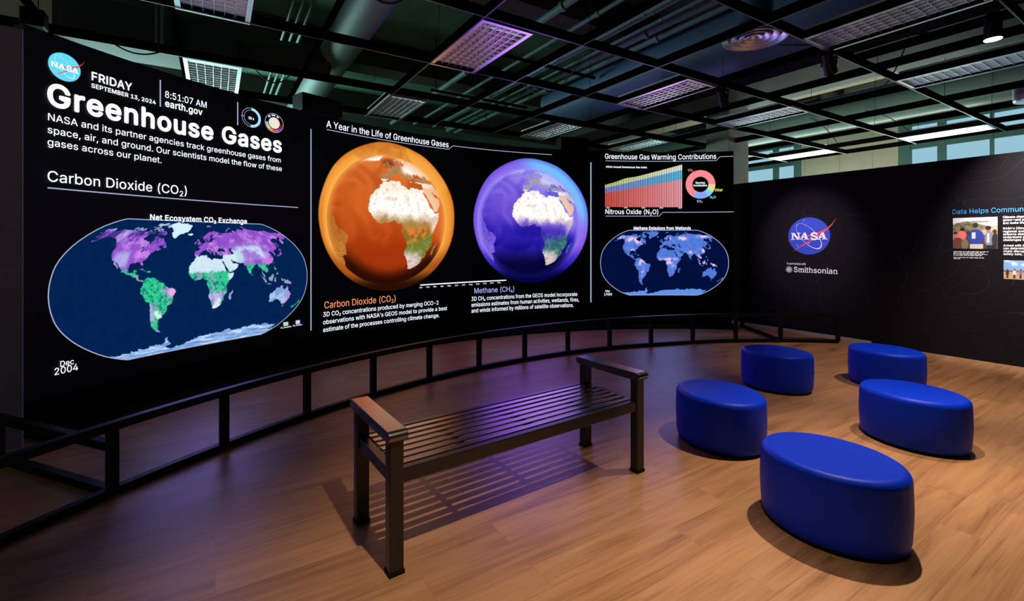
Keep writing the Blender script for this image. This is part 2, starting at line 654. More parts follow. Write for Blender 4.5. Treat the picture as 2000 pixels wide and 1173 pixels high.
# edge tees of the half-cell lights
for u, v in ((5.12, -4.52), (7.47, -4.45), (5.08, -7.12), (7.43, -7.13), (5.12, -1.86), (7.46, -1.85), (11.54, -5.78), (11.54, -3.18)):
    MB().uvbox(u - 0.012, u + 0.012, v - 0.65, v + 0.65, ZG + 0.008, ZG + 0.085).build('cross_tee', M_tee, grid)

MB().uvbox(6.287, 6.313, -2.487, -1.193, ZG + 0.008, ZG + 0.10).build('cross_tee', M_tee, grid)

# ------------------------------------------------------------------ round air diffuser
dc = P(4.95, -2.90)
ZD = 3.715
df = thing('air_diffuser', 'round ringed ceiling air diffuser with violet sheen, near the top edge right of centre', 'air vent', (dc.x, dc.y, ZD))
for i, ro in enumerate((0.325, 0.235, 0.155, 0.08)):
    z = ZD + 0.004 * i
    MB().lathe((dc.x, dc.y, z), [(ro - 0.055, 0.036), (ro - 0.02, 0.006), (ro, 0.0), (ro + 0.004, 0.004), (ro - 0.014, 0.012), (ro - 0.05, 0.042)], 44).build('diffuser_ring', M_lframe, df, True, angle=40)
for o in list(df.children):
    bm = bmesh.new()
    bm.from_mesh(o.data)
    bmesh.ops.delete(bm, geom=[f for f in bm.faces if len(f.verts) > 4], context='FACES')
    bm.to_mesh(o.data)
    bm.free()
MB().lathe((dc.x, dc.y, ZD + 0.06), [(0.285, 0), (0.27, 0.03), (0.18, 0.09), (0.17, 0.2), (0.17, 0.5)], 28).build('duct_neck', M_blueduct, df, True, angle=40)


# ------------------------------------------------------------------ ducts
def run(name, pts, r, m, label, cat, n=24, ribs=False, group=None):
    b = MB()
    if ribs:
        pts = [Vector(p) for p in pts]
        path, rad = [], []
        for a, c in zip(pts[:-1], pts[1:]):
            k = max(2, int((c - a).length / 0.05))
            for i in range(k + 1):
                path.append(a.lerp(c, i / k))
                rad.append(r * (1.018 if i % 2 else 1.0))
        b.tube(path, rad, n)
    else:
        b.tube(pts, r, n)
    return tag(b.build(name, m, None, True, angle=50), label, cat, group)


def arc_pts(c, r, a0, a1, ez, e1, n=8):
    return [Vector(c) + r * (math.cos(a0 + (a1 - a0) * i / n) * Vector(e1) + math.sin(a0 + (a1 - a0) * i / n) * Vector(ez)) for i in range(n + 1)]


d1 = thing('air_duct', 'thick round ribbed air duct running overhead at upper left of the globes', 'air duct', P(1.6, -6, 4.2))
b = MB()
path, rad = [], []
for i in range(180):
    path.append(P(1.6, -11.8 + 9.6 * i / 179, 4.47))
    rad.append(0.262 if i % 2 else 0.257)
b.tube(path, rad, 26)
b.build('ribbed_tube', M_duct, d1, True, angle=50)
b = MB()
br = [P(1.5, -7.73, 4.30), P(0.9, -7.73, 4.30), P(0.26, -7.73, 4.20)]
b.tube(br, 0.21, 22)
b.build('branch_tube', M_darkduct, d1, True, angle=50)  # dark colour put in because the branch is unlit
MB().tube([P(1.6, -5.3, 4.47), P(1.6, -5.22, 4.47)], 0.285, 26).build('joint_collar', M_duct, d1, True, angle=50)

MB().uvbox(-1.6, 0.25, -8.0, -7.45, 3.92, 4.46).build('plenum_box', M_darkduct, d1)
tag(MB().uvbox(7.45, 8.45, -9.5, 2.4, 4.12, 4.62).build('air_duct', M_darkduct), 'wide dark rectangular air duct overhead at right, left of the glowing spotlight', 'air duct')
run('air_duct', [P(6.10, -7.8, 4.33), P(6.10, 2.4, 4.33)], 0.48, M_blueduct, 'big round blue-tinted air duct above the round diffuser', 'air duct', 32, True)
run('air_duct', [P(12.05, -12.5, 4.46), P(12.05, 2.4, 4.46)], 0.36, M_greenpipe, 'long green round duct under the ceiling along the window wall', 'air duct', 28)
run('ceiling_pipe', [P(11.45, -10.5, 4.62), P(11.45, 2.0, 4.62)], 0.085, M_blueduct, 'pale steel-blue pipe running beside the green duct at upper right', 'pipe', 14)
tag(MB().uvbox(9.1, 9.4, -5.6, 2.4, 4.30, 4.55).build('cable_tray', M_greenpipe), 'green painted tray running just below the wide dark duct at right', 'cable tray')
tag(MB().uvbox(10.2, 10.7, -11, 2.4, 4.62, 4.84).build('cable_tray', M_cream), 'yellowish tray high overhead between the dark duct and the windows', 'cable tray')

PIPES = [
    (3.72, 4.50, 0.050, -11.5, -1.6, 'pale green pipe crossing behind the violet light', 'pipe'),
    (4.30, 4.55, 0.030, -11.5, -1.6, 'thin green pipe just right of the violet light', 'pipe'),
    (4.62, 4.42, 0.022, -11.0, -1.6, 'leftmost thin conduit of the bundle at top centre', 'pipe'),
    (4.80, 4.48, 0.018, -11.0, -1.6, 'second thin conduit from the left in the bundle at top centre', 'pipe'),
    (4.95, 4.44, 0.020, -11.0, -1.6, 'third thin conduit from the left in the bundle at top centre', 'pipe'),
    (5.08, 4.50, 0.018, -10.6, -1.6, 'fourth thin conduit from the left in the bundle at top centre', 'pipe'),
    (5.24, 4.52, 0.058, -11.5, -1.6, 'left one of the two thick pipes left of the round diffuser', 'pipe'),
    (5.46, 4.50, 0.050, -11.5, -1.6, 'right one of the two thick pipes left of the round diffuser', 'pipe'),
    (-1.66, 4.48, 0.022, -7.4, -2.5, 'left conduit of the pair at the far left top corner', 'pipe'),
    (-1.54, 4.48, 0.022, -7.4, -2.5, 'right conduit of the pair at the far left top corner', 'pipe'),
    (0.86, 4.62, 0.020, -11.5, -2.5, 'left conduit running beside the ribbed round duct', 'pipe'),
    (0.97, 4.62, 0.020, -11.5, -2.5, 'middle conduit running beside the ribbed round duct', 'pipe'),
    (1.08, 4.62, 0.024, -11.5, -2.5, 'right conduit running beside the ribbed round duct', 'pipe'),
    (8.85, 4.35, 0.030, -11, 2.0, 'thin green pipe running along the edge of the wide dark duct', 'pipe'),
]
for u, z, r, v0, v1, lab, cat in PIPES:
    b = MB()
    b.tube([P(u, v0, z), P(u, v1, z)], r, 10)
    for v in (v0 + 1.7, v0 + 4.1, v0 + 6.8):
        b.tube([P(u, v, z), P(u, v + 0.06, z)], r * 1.35, 10)
    tag(b.build('ceiling_pipe', M_greenpipe, None, True, angle=50), lab, cat, 'pipes under the ceiling slab')
for du, lab in ((0.0, 'left of two short vertical green conduits below the blue-tinted light'), (0.06, 'right of two short vertical green conduits below the blue-tinted light')):
    tag(MB().tube([P(-0.62 + du, -7.35, 3.95), P(-0.62 + du, -7.35, 5.4)], 0.016 + du * 0.1, 10).build('ceiling_pipe', M_greenpipe, None, True, angle=50), lab, 'pipe', 'pipes under the ceiling slab')
b = MB()
b.tube([P(-1.25, -7.2, 5.4), P(-1.25, -7.2, 4.62), P(-1.2, -7.2, 4.55), P(-1.1, -7.2, 4.52), P(1.2, -7.2, 4.52)], 0.02, 10)
tag(b.build('ceiling_pipe', M_greenpipe, None, True, angle=50), 'bent green conduit running across under the blue-tinted light', 'pipe', 'pipes under the ceiling slab')
for i, (v, lab) in enumerate(((-6.1, 'upper dark strut crossing the thin conduits at top centre'), (-8.2, 'lower dark strut crossing the thin conduits at top centre'))):
    m = MB().uvbox(3.4, 5.55, v - 0.02, v + 0.02, 4.34, 4.38)
    for u in (3.5, 5.5):
        m.tube([P(u, v, 4.36), P(u, v, 5.4)], 0.007, 6)
    tag(m.build('pipe_hanger', M_tee), lab, 'pipe hanger', 'pipe hangers')


def sag(a, c, drop, n=14):
    a, c = Vector(a), Vector(c)
    return [a.lerp(c, i / n) - Vector((0, 0, drop * 4 * (i / n) * (1 - i / n))) for i in range(n + 1)]


for a, c, d, lab in (
        (P(-1.0, -6.46, 3.69), P(-0.42, -6.46, 3.69), 0.14, 'black cable looped below the grid left of the light over the date'),
        (P(0.35, -6.6, 3.75), P(1.2, -8.5, 4.6), 0.35, 'black cable drooping across the ribbed duct above the clock'),
        (P(5.6, -3.0, 3.83), P(6.9, -1.3, 3.83), 0.08, 'black cable hanging across the big blue-tinted duct'),
        (P(6.84, -2.1, 4.1), P(8.0, -2.9, 3.7), 0.2, 'grey cable dangling below the wide dark duct near the spotlight'),
        (P(4.6, -6.9, 4.3), P(4.6, -5.4, 4.2), 0.3, 'black cable sagging beside the conduit bundle above the small globe'),
        (P(11.62, -5.5, 4.4), P(11.84, -5.0, 3.72), -0.1, 'black cord feeding the lit lamp by the left window'),
        (P(11.62, -4.4, 4.3), P(11.84, -3.7, 3.72), -0.1, 'black cord feeding the lit lamp by the right window'),
        (P(6.75, -5.6, 4.5), P(7.35, -6.0, 4.3), 0.3, 'black cable sagging in the dark above the right end of the screen')):
    tag(MB().tube(sag(a, c, d), 0.009, 6).build('hanging_cable', M_wire, None, True), lab, 'cable', 'cables in the open ceiling')


# ------------------------------------------------------------------ track spots, boxes in the ceiling
def track_spot(top, aim, label, r=0.062, ln=0.24, lit=False):
    top = Vector(top)
    t = thing('spotlight', label, 'spotlight', top, 0, 'black ceiling spotlights')
    d = (Vector(aim) - top).normalized()
    piv = top - Vector((0, 0, 0.12))
    MB().box(top - Vector((0, 0, 0.02)), (0.05, 0, 0), (0, 0.09, 0), (0, 0, 0.05)).build('clamp', M_black, t)
    side = d.cross(Vector((0, 0, 1)))
    side = side.normalized() if side.length > 0.05 else Vector((1, 0, 0))
    y = MB()
    for s in (-1, 1):
        y.bar(top - Vector((0, 0, 0.045)) + side * s * (r + 0.008), piv + side * s * (r + 0.008) - Vector((0, 0, 0.03)), 0.02, 0.006)
    y.bar(top - Vector((0, 0, 0.045)) - side * (r + 0.01), top - Vector((0, 0, 0.045)) + side * (r + 0.01), 0.02, 0.006)
    y.build('yoke', M_black, t)
    a = piv - d * ln * 0.5
    MB().tube([a, a + d * 0.02, a + d * ln * 0.35, a + d * ln * 0.4, a + d * ln * 0.9, a + d * ln], [r * 0.75, r * 0.86, r * 0.86, r, r, r * 1.08], 22).build('lamp_can', M_black, t, True, angle=35)
    m = emit('lit_lens', (1.0, 0.9, 0.78), 14.0) if lit else M_blackmatte
    MB().tube([a + d * (ln + 0.001), a + d * (ln + 0.004)], r * 0.98, 22).build('lens', m, t)
    return t


track_spot(P(5.82, -3.86, ZG), P(8.27, -4.6, 1.3), 'black spotlight hung beside the square column, aimed at the round emblem')
track_spot(P(5.70, -2.50, ZG), P(8.27, -3.0, 1.2), 'black spotlight hung at the corner of the dark grey louvered light')
track_spot(P(6.30, -1.34, 3.70), P(6.3, -1.34, 0), 'glowing spotlight pointing straight down at the upper right corner', 0.066, 0.25, True)

pb = P(-1.05, -6.2)
px = Vector((-4.48, 4.4, 3.6))
t = thing('hanging_speaker', 'small black speaker box hung at the far upper left corner', 'speaker', px)
MB().box(px, P(0.17, 0), P(0, 0.15), (0, 0, 0.16)).build('cabinet', M_black, t, bevel=0.012)
MB().box(px + P(0, 0.08), P(0.14, 0), P(0, 0.006), (0, 0, 0.13)).build('grille', M_blackmatte, t)
MB().tube([px + Vector((-0.04, 0, 0.08)), px + Vector((-0.05, 0, 1.8))], 0.004, 6).tube([px + Vector((0.04, 0, 0.08)), px + Vector((0.05, 0, 1.8))], 0.004, 6).build('hanging_wires', M_wire, t)

q = P(9.9, -1.70)
t = thing('pendant_fan_housing', 'grey drum housing with white rim hung at the right frame edge', 'ceiling fixture', (q.x, q.y, 3.5))
MB().lathe((q.x, q.y, 3.56), [(0.19, 0), (0.20, 0.02), (0.20, 0.2), (0.18, 0.22)], 36).build('drum', mat('grey_violet_enamel', (0.22, 0.21, 0.27), 0.5), t, True, angle=40)
MB().lathe((q.x, q.y, 3.535), [(0.15, 0), (0.19, 0.008), (0.195, 0.024)], 36).build('rim', M_lframe, t, True, angle=40)
MB().tube([(q.x, q.y, 3.8), (q.x, q.y, 5.4)], 0.015, 8).build('stem', M_black, t)

# ------------------------------------------------------------------ letter outlines, coastlines and wording
GLYPHS = {  # advance | outlines, in thousandths of the letter size; + parts fills, / parts a fill from its holes
    'A': "480|16 0 201 509 276 509 463 0 395 0 287 302 264 372 232 478 245 478 213 371 191 302 85 0/110 142 110 199 370 199 370 142",
    'B': "456|60 0 60 509 241 509 289 504 329 491 359 469 381 442 394 410 398 374 395 344 387 320 356 286 315 267 315 262 339 257 363 245 385 227 402 203 414 173 418 136 413 100 400 67 377 39 344 18 301 4 247 0/125 57 245 57 296 63 330 80 349 105 355 137 352 161 342 184 327 203 306 218 279 228 248 231 125 231/125 285 238 285 288 296 308 309 323 326 333 348 336 372 330 403 313 429 283 446 240 452 125 452",
    'C': "510|267 -7 205 1 150 25 104 63 70 115 48 179 40 254 48 329 70 393 104 445 150 484 205 508 267 516 340 504 373 490 402 471 427 447 448 418 463 385 473 348 408 348 389 395 357 428 315 449 267 456 223 450 184 432 150 403 125 364 109 314 103 254 109 194 125 145 151 105 184 76 223 59 267 53 315 60 357 81 389 114 408 160 473 160 463 124 448 91 428 62 402 38 373 19 341 5 305 -4",
    'D': "502|225 509 294 501 353 478 399 441 433 391 455 329 462 255 455 181 433 119 398 68 351 31 291 8 219 0 60 0 60 509/125 57 215 57 272 63 318 81 354 110 379 149 394 198 399 255 394 312 379 361 354 399 320 428 275 446 221 452 125 452",
    'E': "419|60 0 60 509 372 509 372 452 125 452 125 286 355 286 355 229 125 229 125 57 375 57 375 0",
    'F': "410|60 0 60 509 369 509 369 452 125 452 125 278 346 278 346 221 125 221 125 0",
    'G': "520|269 -7 205 1 149 25 104 64 69 116 47 179 40 254 47 329 69 393 103 445 149 484 203 508 265 516 304 513 340 504 374 489 403 469 429 445 449 416 465 384 474 349 408 349 387 393 356 427 315 448 265 456 222 450 183 432 150 404 125 364 109 314 103 254 109 194 125 145 151 105 184 76 224 59 269 53 309 57 345 71 374 93 396 123 410 160 415 202 434 199 283 199 283 256 478 256 478 200 471 141 451 91 419 50 377 19 326 0",
    'H': "517|60 0 60 509 125 509 125 289 392 289 392 509 457 509 457 0 392 0 392 232 125 232 125 0",
    'I': "185|60 0 60 509 125 509 125 0",
    'J': "396|185 -7 124 3 75 33 44 81 33 145 33 173 98 173 98 145 104 104 122 74 149 56 185 50 220 56 248 74 266 104 272 145 272 509 336 509 336 145 326 81 294 33 246 3",
    'K': "467|104 145 104 216 139 261 174 303 212 344 364 509 448 509 231 276 228 276+60 0 60 509 125 509 125 334 124 225 125 193 125 0+372 0 188 259 228 309 449 0",
    'L': "393|60 0 60 509 125 509 125 57 361 57 361 0",
    'M': "628|60 0 60 509 152 509 277 187 287 159 299 123 311 84 322 49 307 49 318 83 330 121 342 158 352 187 476 509 568 509 568 0 504 0 504 291 504 327 505 369 506 413 507 457 513 457 498 409 482 363 467 322 456 291 342 0 286 0 170 291 159 321 145 361 129 408 112 457 119 457 120 416 121 372 122 328 122 291 122 0",
    'N': "523|60 0 60 509 136 509 343 183 363 151 388 107 414 55 405 54 401 108 399 157 399 195 399 509 463 509 463 0 387 0 202 290 177 331 148 381 108 452 119 454 122 384 124 328 125 291 125 0",
    'O': "533|267 -7 205 1 150 25 105 63 70 115 48 179 40 254 48 329 70 393 105 445 150 484 205 508 267 516 329 508 384 484 429 445 464 393 486 329 493 254 486 179 464 115 429 63 384 25 329 1/267 53 310 59 349 76 383 105 408 144 425 194 430 254 425 314 408 365 383 404 349 433 310 450 267 456 223 450 184 433 151 404 125 364 109 314 103 254 109 194 125 144 151 105 184 76 223 59",
    'P': "445|60 0 60 509 235 509 289 503 332 487 366 462 390 430 404 391 409 348 404 304 390 265 366 233 332 207 289 191 235 186 125 186 125 0/125 242 233 242 269 246 297 256 318 272 333 294 342 319 344 348 342 376 333 402 318 423 297 439 268 449 232 452 125 452",
    'Q': "533|245 159 313 159 369 85 384 65 468 -48 401 -48 346 27 331 46+267 -7 205 1 150 25 105 63 70 115 48 179 40 254 48 329 70 393 105 445 150 484 205 508 267 516 329 508 384 484 429 445 464 393 486 329 493 254 486 179 464 115 429 63 384 25 329 1/267 53 310 59 349 76 383 105 408 144 425 194 430 254 425 314 408 365 383 404 349 433 310 450 267 456 223 450 184 433 151 404 125 364 109 314 103 254 109 194 125 144 151 105 184 76 223 59",
    'R': "449|60 0 60 509 236 509 290 504 333 489 367 465 390 433 405 395 409 352 405 309 390 271 367 240 333 217 289 203 236 198 125 198 125 0/125 255 234 255 269 258 298 267 319 281 334 300 342 324 345 352 342 380 334 405 319 425 298 440 269 449 233 452 125 452+353 0 230 229 303 229 428 0",
    'S': "447|224 -9 172 -4 128 9 91 31 64 60 46 96 38 137 104 137 110 110 123 88 142 71 166 59 224 49 257 52 286 60 311 74 329 92 341 114 346 139 342 161 332 179 296 205 245 222 184 239 128 260 86 289 60 326 52 372 58 413 75 448 102 476 138 498 180 511 227 516 275 511 316 498 351 476 377 449 394 415 401 378 337 378 326 412 302 437 267 453 225 459 194 456 167 448 145 435 129 418 118 398 115 376 119 352 131 334 169 308 212 293 264 279 312 264 359 238 395 198 405 171 408 139 403 99 386 64 360 34 323 11 278 -4",
    'T': "449|32 452 32 509 417 509 417 452 257 452 257 0 193 0 193 452",
    'U': "517|259 -8 203 -2 154 15 114 43 85 80 66 124 60 173 60 509 124 509 124 178 128 144 141 113 160 87 187 68 220 56 259 52 298 56 331 68 357 87 377 113 389 144 393 178 393 509 457 509 457 173 451 124 433 80 403 43 363 15 315 -2",
    'V': "480|204 0 16 509 84 509 192 206 215 137 248 31 235 31 267 138 290 206 395 509 463 509 278 0",
    'W': "686|155 0 16 509 82 509 163 196 175 145 187 94 197 40 189 40 200 94 211 145 224 196 306 509 380 509 462 196 474 145 486 94 497 40 488 40 499 94 510 145 523 196 603 509 670 509 530 0 455 0 368 323 351 391 336 475 350 475 335 395 318 323 230 0",
    'X': "474|18 0 217 284 217 236 29 509 104 509 178 400 204 361 223 329 243 292 232 292 252 329 272 361 298 400 374 509 446 509 259 239 259 287 456 0 382 0 292 129 268 165 250 195 230 231 244 231 225 196 206 166 182 129 91 0",
    'Y': "472|203 0 203 208 16 509 91 509 192 344 222 292 250 230 224 230 251 293 280 344 381 509 455 509 268 208 268 0",
    'Z': "438|42 0 42 46 273 385 306 431 341 476 348 454 285 452 223 452 40 452 40 509 397 509 397 462 169 129 134 81 97 33 90 54 152 57 214 57 399 57 399 0",
    'a': "389|160 -9 126 -5 94 5 68 22 48 45 35 73 30 108 34 138 43 161 58 179 78 193 125 211 178 220 234 227 265 235 273 243 276 255 276 257 267 297 240 322 196 331 149 322 118 301 100 274 41 291 57 322 79 346 104 364 133 375 194 384 239 379 286 360 306 343 322 320 333 290 337 251 337 0 277 0 277 52 272 52 252 25 215 1/170 45 202 49 228 59 248 74 263 93 272 115 276 138 276 190 259 182 231 176 200 171 175 168 134 159 103 139 95 124 92 105 102 72 130 52",
    'b': "424|229 -8 198 -5 172 4 138 31 118 59 112 59 112 0 53 0 53 509 114 509 114 319 118 319 137 346 171 373 197 381 229 384 274 378 313 361 345 332 370 293 385 245 390 189 385 133 370 84 346 45 313 16 274 -2/220 47 253 51 279 66 301 88 316 117 325 151 328 189 325 227 316 261 301 290 280 311 253 325 220 330 188 325 161 312 140 291 125 263 116 229 113 189 116 150 125 115 140 86 162 65 188 51",
    'c': "396|207 -8 159 -2 117 16 82 46 56 85 40 133 34 187 40 243 56 291 82 330 117 360 159 378 207 384 260 377 305 356 340 322 362 277 303 262 290 289 270 311 242 325 207 330 173 325 145 310 124 287 108 258 99 224 96 187 99 151 108 117 124 89 145 66 173 51 207 46 243 52 271 66 292 89 304 117 363 102 341 56 306 21 261 -1",
    'd': "424|195 -8 151 -2 111 16 79 45 55 84 39 133 34 189 39 245 55 293 79 332 112 361 151 378 196 384 228 381 253 373 287 346 306 319 311 319 311 509 372 509 372 0 313 0 313 59 307 59 287 31 252 4 227 -5/205 47 236 51 263 65 284 86 299 115 309 150 312 189 309 229 300 263 284 291 263 312 237 325 205 330 172 325 145 311 124 290 108 261 99 227 96 189 99 151 109 117 124 88 145 66 172 51",
    'e': "404|212 -8 161 -2 117 16 82 46 56 85 40 132 34 187 39 242 55 290 81 329 115 359 157 378 205 384 266 374 294 361 319 341 341 315 357 282 368 242 371 194 371 169 97 169 100 139 110 106 128 80 151 61 179 50 212 46 254 53 285 73 306 105 365 91 353 63 335 39 311 19 283 4 249 -5/98 221 310 221 307 237 298 269 283 294 263 314 237 326 205 330 173 326 146 313 125 294 109 270 99 241",
    'f': "254|228 379 228 327 6 327 6 379/81 0 81 432 84 461 96 486 113 505 135 519 187 530 222 527 243 521 227 468 215 472 195 474 171 470 154 460 145 443 142 419 142 0",
    'g': "425|207 -151 168 -148 134 -140 82 -110 51 -69 101 -41 122 -66 154 -88 207 -97 249 -92 282 -75 304 -47 311 -6 311 68 306 68 287 41 252 16 227 8 195 5 152 10 113 27 80 53 55 90 39 136 34 191 39 246 55 293 80 332 112 361 152 378 196 384 228 382 253 373 288 346 308 319 313 319 313 379 372 379 372 -9 367 -54 350 -90 324 -117 291 -136 251 -147/205 59 237 63 264 75 285 95 300 121 309 154 312 193 309 231 300 264 285 291 264 312 237 325 205 330 172 325 145 312 124 290 109 262 99 229 96 193 99 155 109 123 124 96 145 76 172 63",
    'h': "410|114 227 114 0 53 0 53 509 114 509 114 287 102 287 124 332 152 362 187 379 227 384 264 380 295 369 321 349 341 321 353 285 357 240 357 0 296 0 296 235 290 275 273 304 246 323 210 329 184 326 161 317 141 303 126 283 117 257",
    'i': "167|53 0 53 379 114 379 114 0/84 443 67 446 54 455 44 468 41 483 44 499 54 512 67 521 84 524 100 521 114 512 123 499 126 483 123 468 114 455 100 446",
    'j': "167|53 379 114 379 114 -30 111 -63 102 -90 86 -113 65 -129 37 -139 4 -143 -10 -143 -10 -87 2 -87 25 -83 40 -72 50 -54 53 -29/83 443 67 446 53 455 44 468 41 483 44 499 53 512 67 521 83 524 100 521 114 512 123 499 126 483 123 468 114 455 100 446",
    'k': "381|110 137 110 212 121 212 284 379 360 379 184 199 177 199+53 0 53 509 114 509 114 0+294 0 148 186 191 229 372 0",
    'l': "189|139 -2 101 3 74 20 58 47 53 84 53 509 114 509 114 99 120 62 130 54 146 52 160 53 170 54 181 3 162 -1",
    'm': "610|53 0 53 379 112 379 112 295 108 295 118 323 132 346 172 376 219 386 257 380 287 361 309 331 321 295 312 295 322 321 337 343 381 375 437 386 468 383 497 372 522 354 541 328 553 296 557 255 557 0 496 0 496 254 490 289 473 313 447 326 419 330 395 328 374 320 345 290 335 247 335 0 274 0 274 260 269 288 253 311 229 326 199 330 158 320 140 307 126 289 117 266 114 238 114 0",
    'n': "410|114 227 114 0 53 0 53 379 112 379 112 287 102 287 124 332 152 362 187 379 227 384 264 380 295 369 321 349 341 321 353 285 357 240 357 0 296 0 296 235 290 275 273 304 246 323 210 329 184 326 161 317 141 303 126 283 117 257",
    'o': "415|207 -8 159 -2 117 16 82 46 56 85 40 133 34 187 40 243 56 291 82 330 117 360 159 378 207 384 256 378 299 360 333 330 359 291 376 243 381 187 376 133 359 85 333 46 299 16 256 -2/207 46 242 51 270 66 292 89 307 117 316 151 319 187 316 224 307 258 292 287 270 310 242 325 207 330 173 325 145 310 124 287 108 258 99 224 96 187 99 151 108 117 124 89 145 66 173 51",
    'p': "424|53 -143 53 379 112 379 112 319 118 319 137 346 171 373 197 381 229 384 274 378 313 361 345 332 370 293 385 245 390 189 385 133 370 84 346 45 313 16 274 -2 229 -8 198 -5 173 4 138 31 118 59 114 59 114 -143/220 47 253 51 279 66 301 88 316 117 325 151 328 189 325 227 316 261 301 290 280 311 253 325 220 330 188 325 161 312 140 291 125 263 116 229 113 189 116 150 125 115 140 86 162 65 188 51",
    'q': "424|372 -143 311 -143 311 59 306 59 287 31 252 4 227 -5 195 -8 151 -2 111 16 79 45 55 84 39 133 34 189 39 245 55 293 79 332 112 361 151 378 196 384 228 381 253 373 287 346 307 319 313 319 313 379 372 379/205 47 236 51 263 65 284 86 299 115 309 150 312 189 309 229 300 263 284 291 263 312 237 325 205 330 172 325 145 311 124 290 108 261 99 227 96 189 99 151 109 117 124 88 145 66 172 51",
    'r': "259|53 0 53 379 112 379 112 321 115 321 130 347 152 367 181 380 213 385 229 384 243 384 243 322 230 324 207 326 182 323 159 315 140 301 126 284 117 262 114 237 114 0",
    's': "365|182 -8 145 -5 112 3 84 18 62 38 45 63 36 94 94 107 105 79 124 60 150 49 181 45 217 50 244 62 262 81 268 103 265 121 254 136 237 147 212 155 149 170 104 186 72 208 53 237 47 274 51 305 65 332 87 354 115 370 149 381 187 384 223 381 254 372 279 358 299 339 324 290 268 277 258 298 243 316 219 328 187 333 156 329 131 317 114 299 109 277 112 258 124 243 172 223 229 209 275 194 306 171 325 142 331 107 326 75 312 47 290 24 260 6 223 -5",
    't': "227|204 379 204 327 6 327 6 379/65 471 126 471 126 98 128 76 136 61 150 53 170 50 185 51 202 54 213 2 192 -3 168 -4 125 2 92 21 72 52 65 93",
    'u': "410|182 -5 146 -1 115 11 89 31 69 59 57 95 53 139 53 379 114 379 114 144 119 105 137 75 164 56 200 50 226 53 249 62 268 77 283 97 293 122 296 153 296 379 357 379 357 0 298 0 298 92 307 92 286 47 257 17 222 0",
    'v': "389|163 0 17 379 84 379 165 155 187 87 206 21 184 21 203 87 224 155 305 379 371 379 226 0",
    'w': "567|138 0 23 379 87 379 133 214 154 137 175 41 165 41 186 135 206 214 252 379 316 379 362 214 382 136 402 41 391 41 413 135 434 214 480 379 545 379 429 0 368 0 319 172 305 225 291 280 277 338 291 338 277 280 263 225 248 172 199 0",
    'x': "379|21 0 171 218 171 171 29 379 100 379 147 306 179 253 207 206 175 206 202 253 233 306 282 379 352 379 209 169 209 214 358 0 287 0 231 85 200 136 173 182 205 182 178 136 148 85 91 0",
    'y': "389|47 -139 61 -86 71 -87 104 -89 130 -74 151 -36 163 -1 17 379 84 379 165 155 187 87 206 21 184 21 202 87 224 155 305 379 371 379 204 -58 177 -107 139 -136 91 -145 65 -143",
    'z': "380|42 0 42 46 254 320 254 323 48 323 48 379 333 379 333 331 126 60 126 56 339 56 339 0",
    '0': "453|227 -7 174 1 130 24 95 62 69 113 53 178 48 254 53 330 69 395 95 447 130 484 174 508 227 516 279 508 323 484 358 447 384 395 400 330 405 254 400 178 384 113 359 62 323 24 279 1/227 50 261 56 290 74 313 103 330 144 340 194 344 254 340 314 330 365 313 405 290 435 261 453 227 460 192 453 163 435 140 405 123 365 113 314 109 254 113 194 123 144 140 103 163 74 192 56",
    '1': "453|76 0 76 55 391 55 391 0/276 509 276 0 212 0 212 448 209 448 86 358 86 427 198 509",
    '2': "453|64 0 64 47 234 229 282 282 311 327 320 371 317 397 308 419 293 436 273 449 224 460 196 457 172 447 153 433 139 413 130 390 127 362 66 362 71 405 86 442 111 473 143 496 182 511 225 516 268 511 306 497 337 474 361 445 376 411 381 372 371 318 336 259 267 180 153 60 153 57 389 57 389 0",
    '3': "453|218 -7 173 -3 133 10 98 30 70 57 52 91 44 132 109 132 115 107 126 87 144 71 165 59 219 50 275 61 297 74 315 93 325 116 329 145 326 172 316 196 299 217 275 234 242 244 201 248 157 248 157 299 288 448 288 452 70 452 70 509 372 509 372 461 211 278 211 289 264 288 308 276 344 253 371 222 387 186 393 145 387 103 370 66 344 36 309 12 266 -2",
    '4': "453|40 105 40 158 247 509 311 509 109 166 109 163 413 163 413 105+282 0 282 121 282 146 282 318 343 318 343 0",
    '5': "453|221 -7 178 -2 140 11 108 32 83 60 66 93 60 130 122 130 127 108 138 89 173 60 221 50 250 53 276 64 298 82 314 104 324 131 328 162 324 193 314 221 297 244 275 262 248 273 218 277 167 268 128 246 67 253 96 509 366 509 366 452 151 452 134 301 136 301 178 325 229 334 263 330 294 321 321 306 345 285 364 260 379 231 388 199 391 163 385 117 369 76 343 41 309 15 268 -1",
    '6': "453|226 -7 182 -1 142 15 109 40 84 74 69 115 64 162 68 199 80 239 137 340 252 509 322 509 151 261 145 261 165 288 196 307 235 314 278 309 316 295 346 271 370 240 384 201 389 157 384 112 368 73 343 39 310 14 271 -2/226 48 254 52 279 63 299 79 314 101 324 128 327 157 324 187 314 213 299 235 279 251 254 262 226 265 198 262 174 252 153 235 138 214 128 188 125 158 128 128 138 102 153 79 174 63 198 52",
    '7': "453|97 0 323 448 323 452 62 452 62 509 391 509 391 449 165 0",
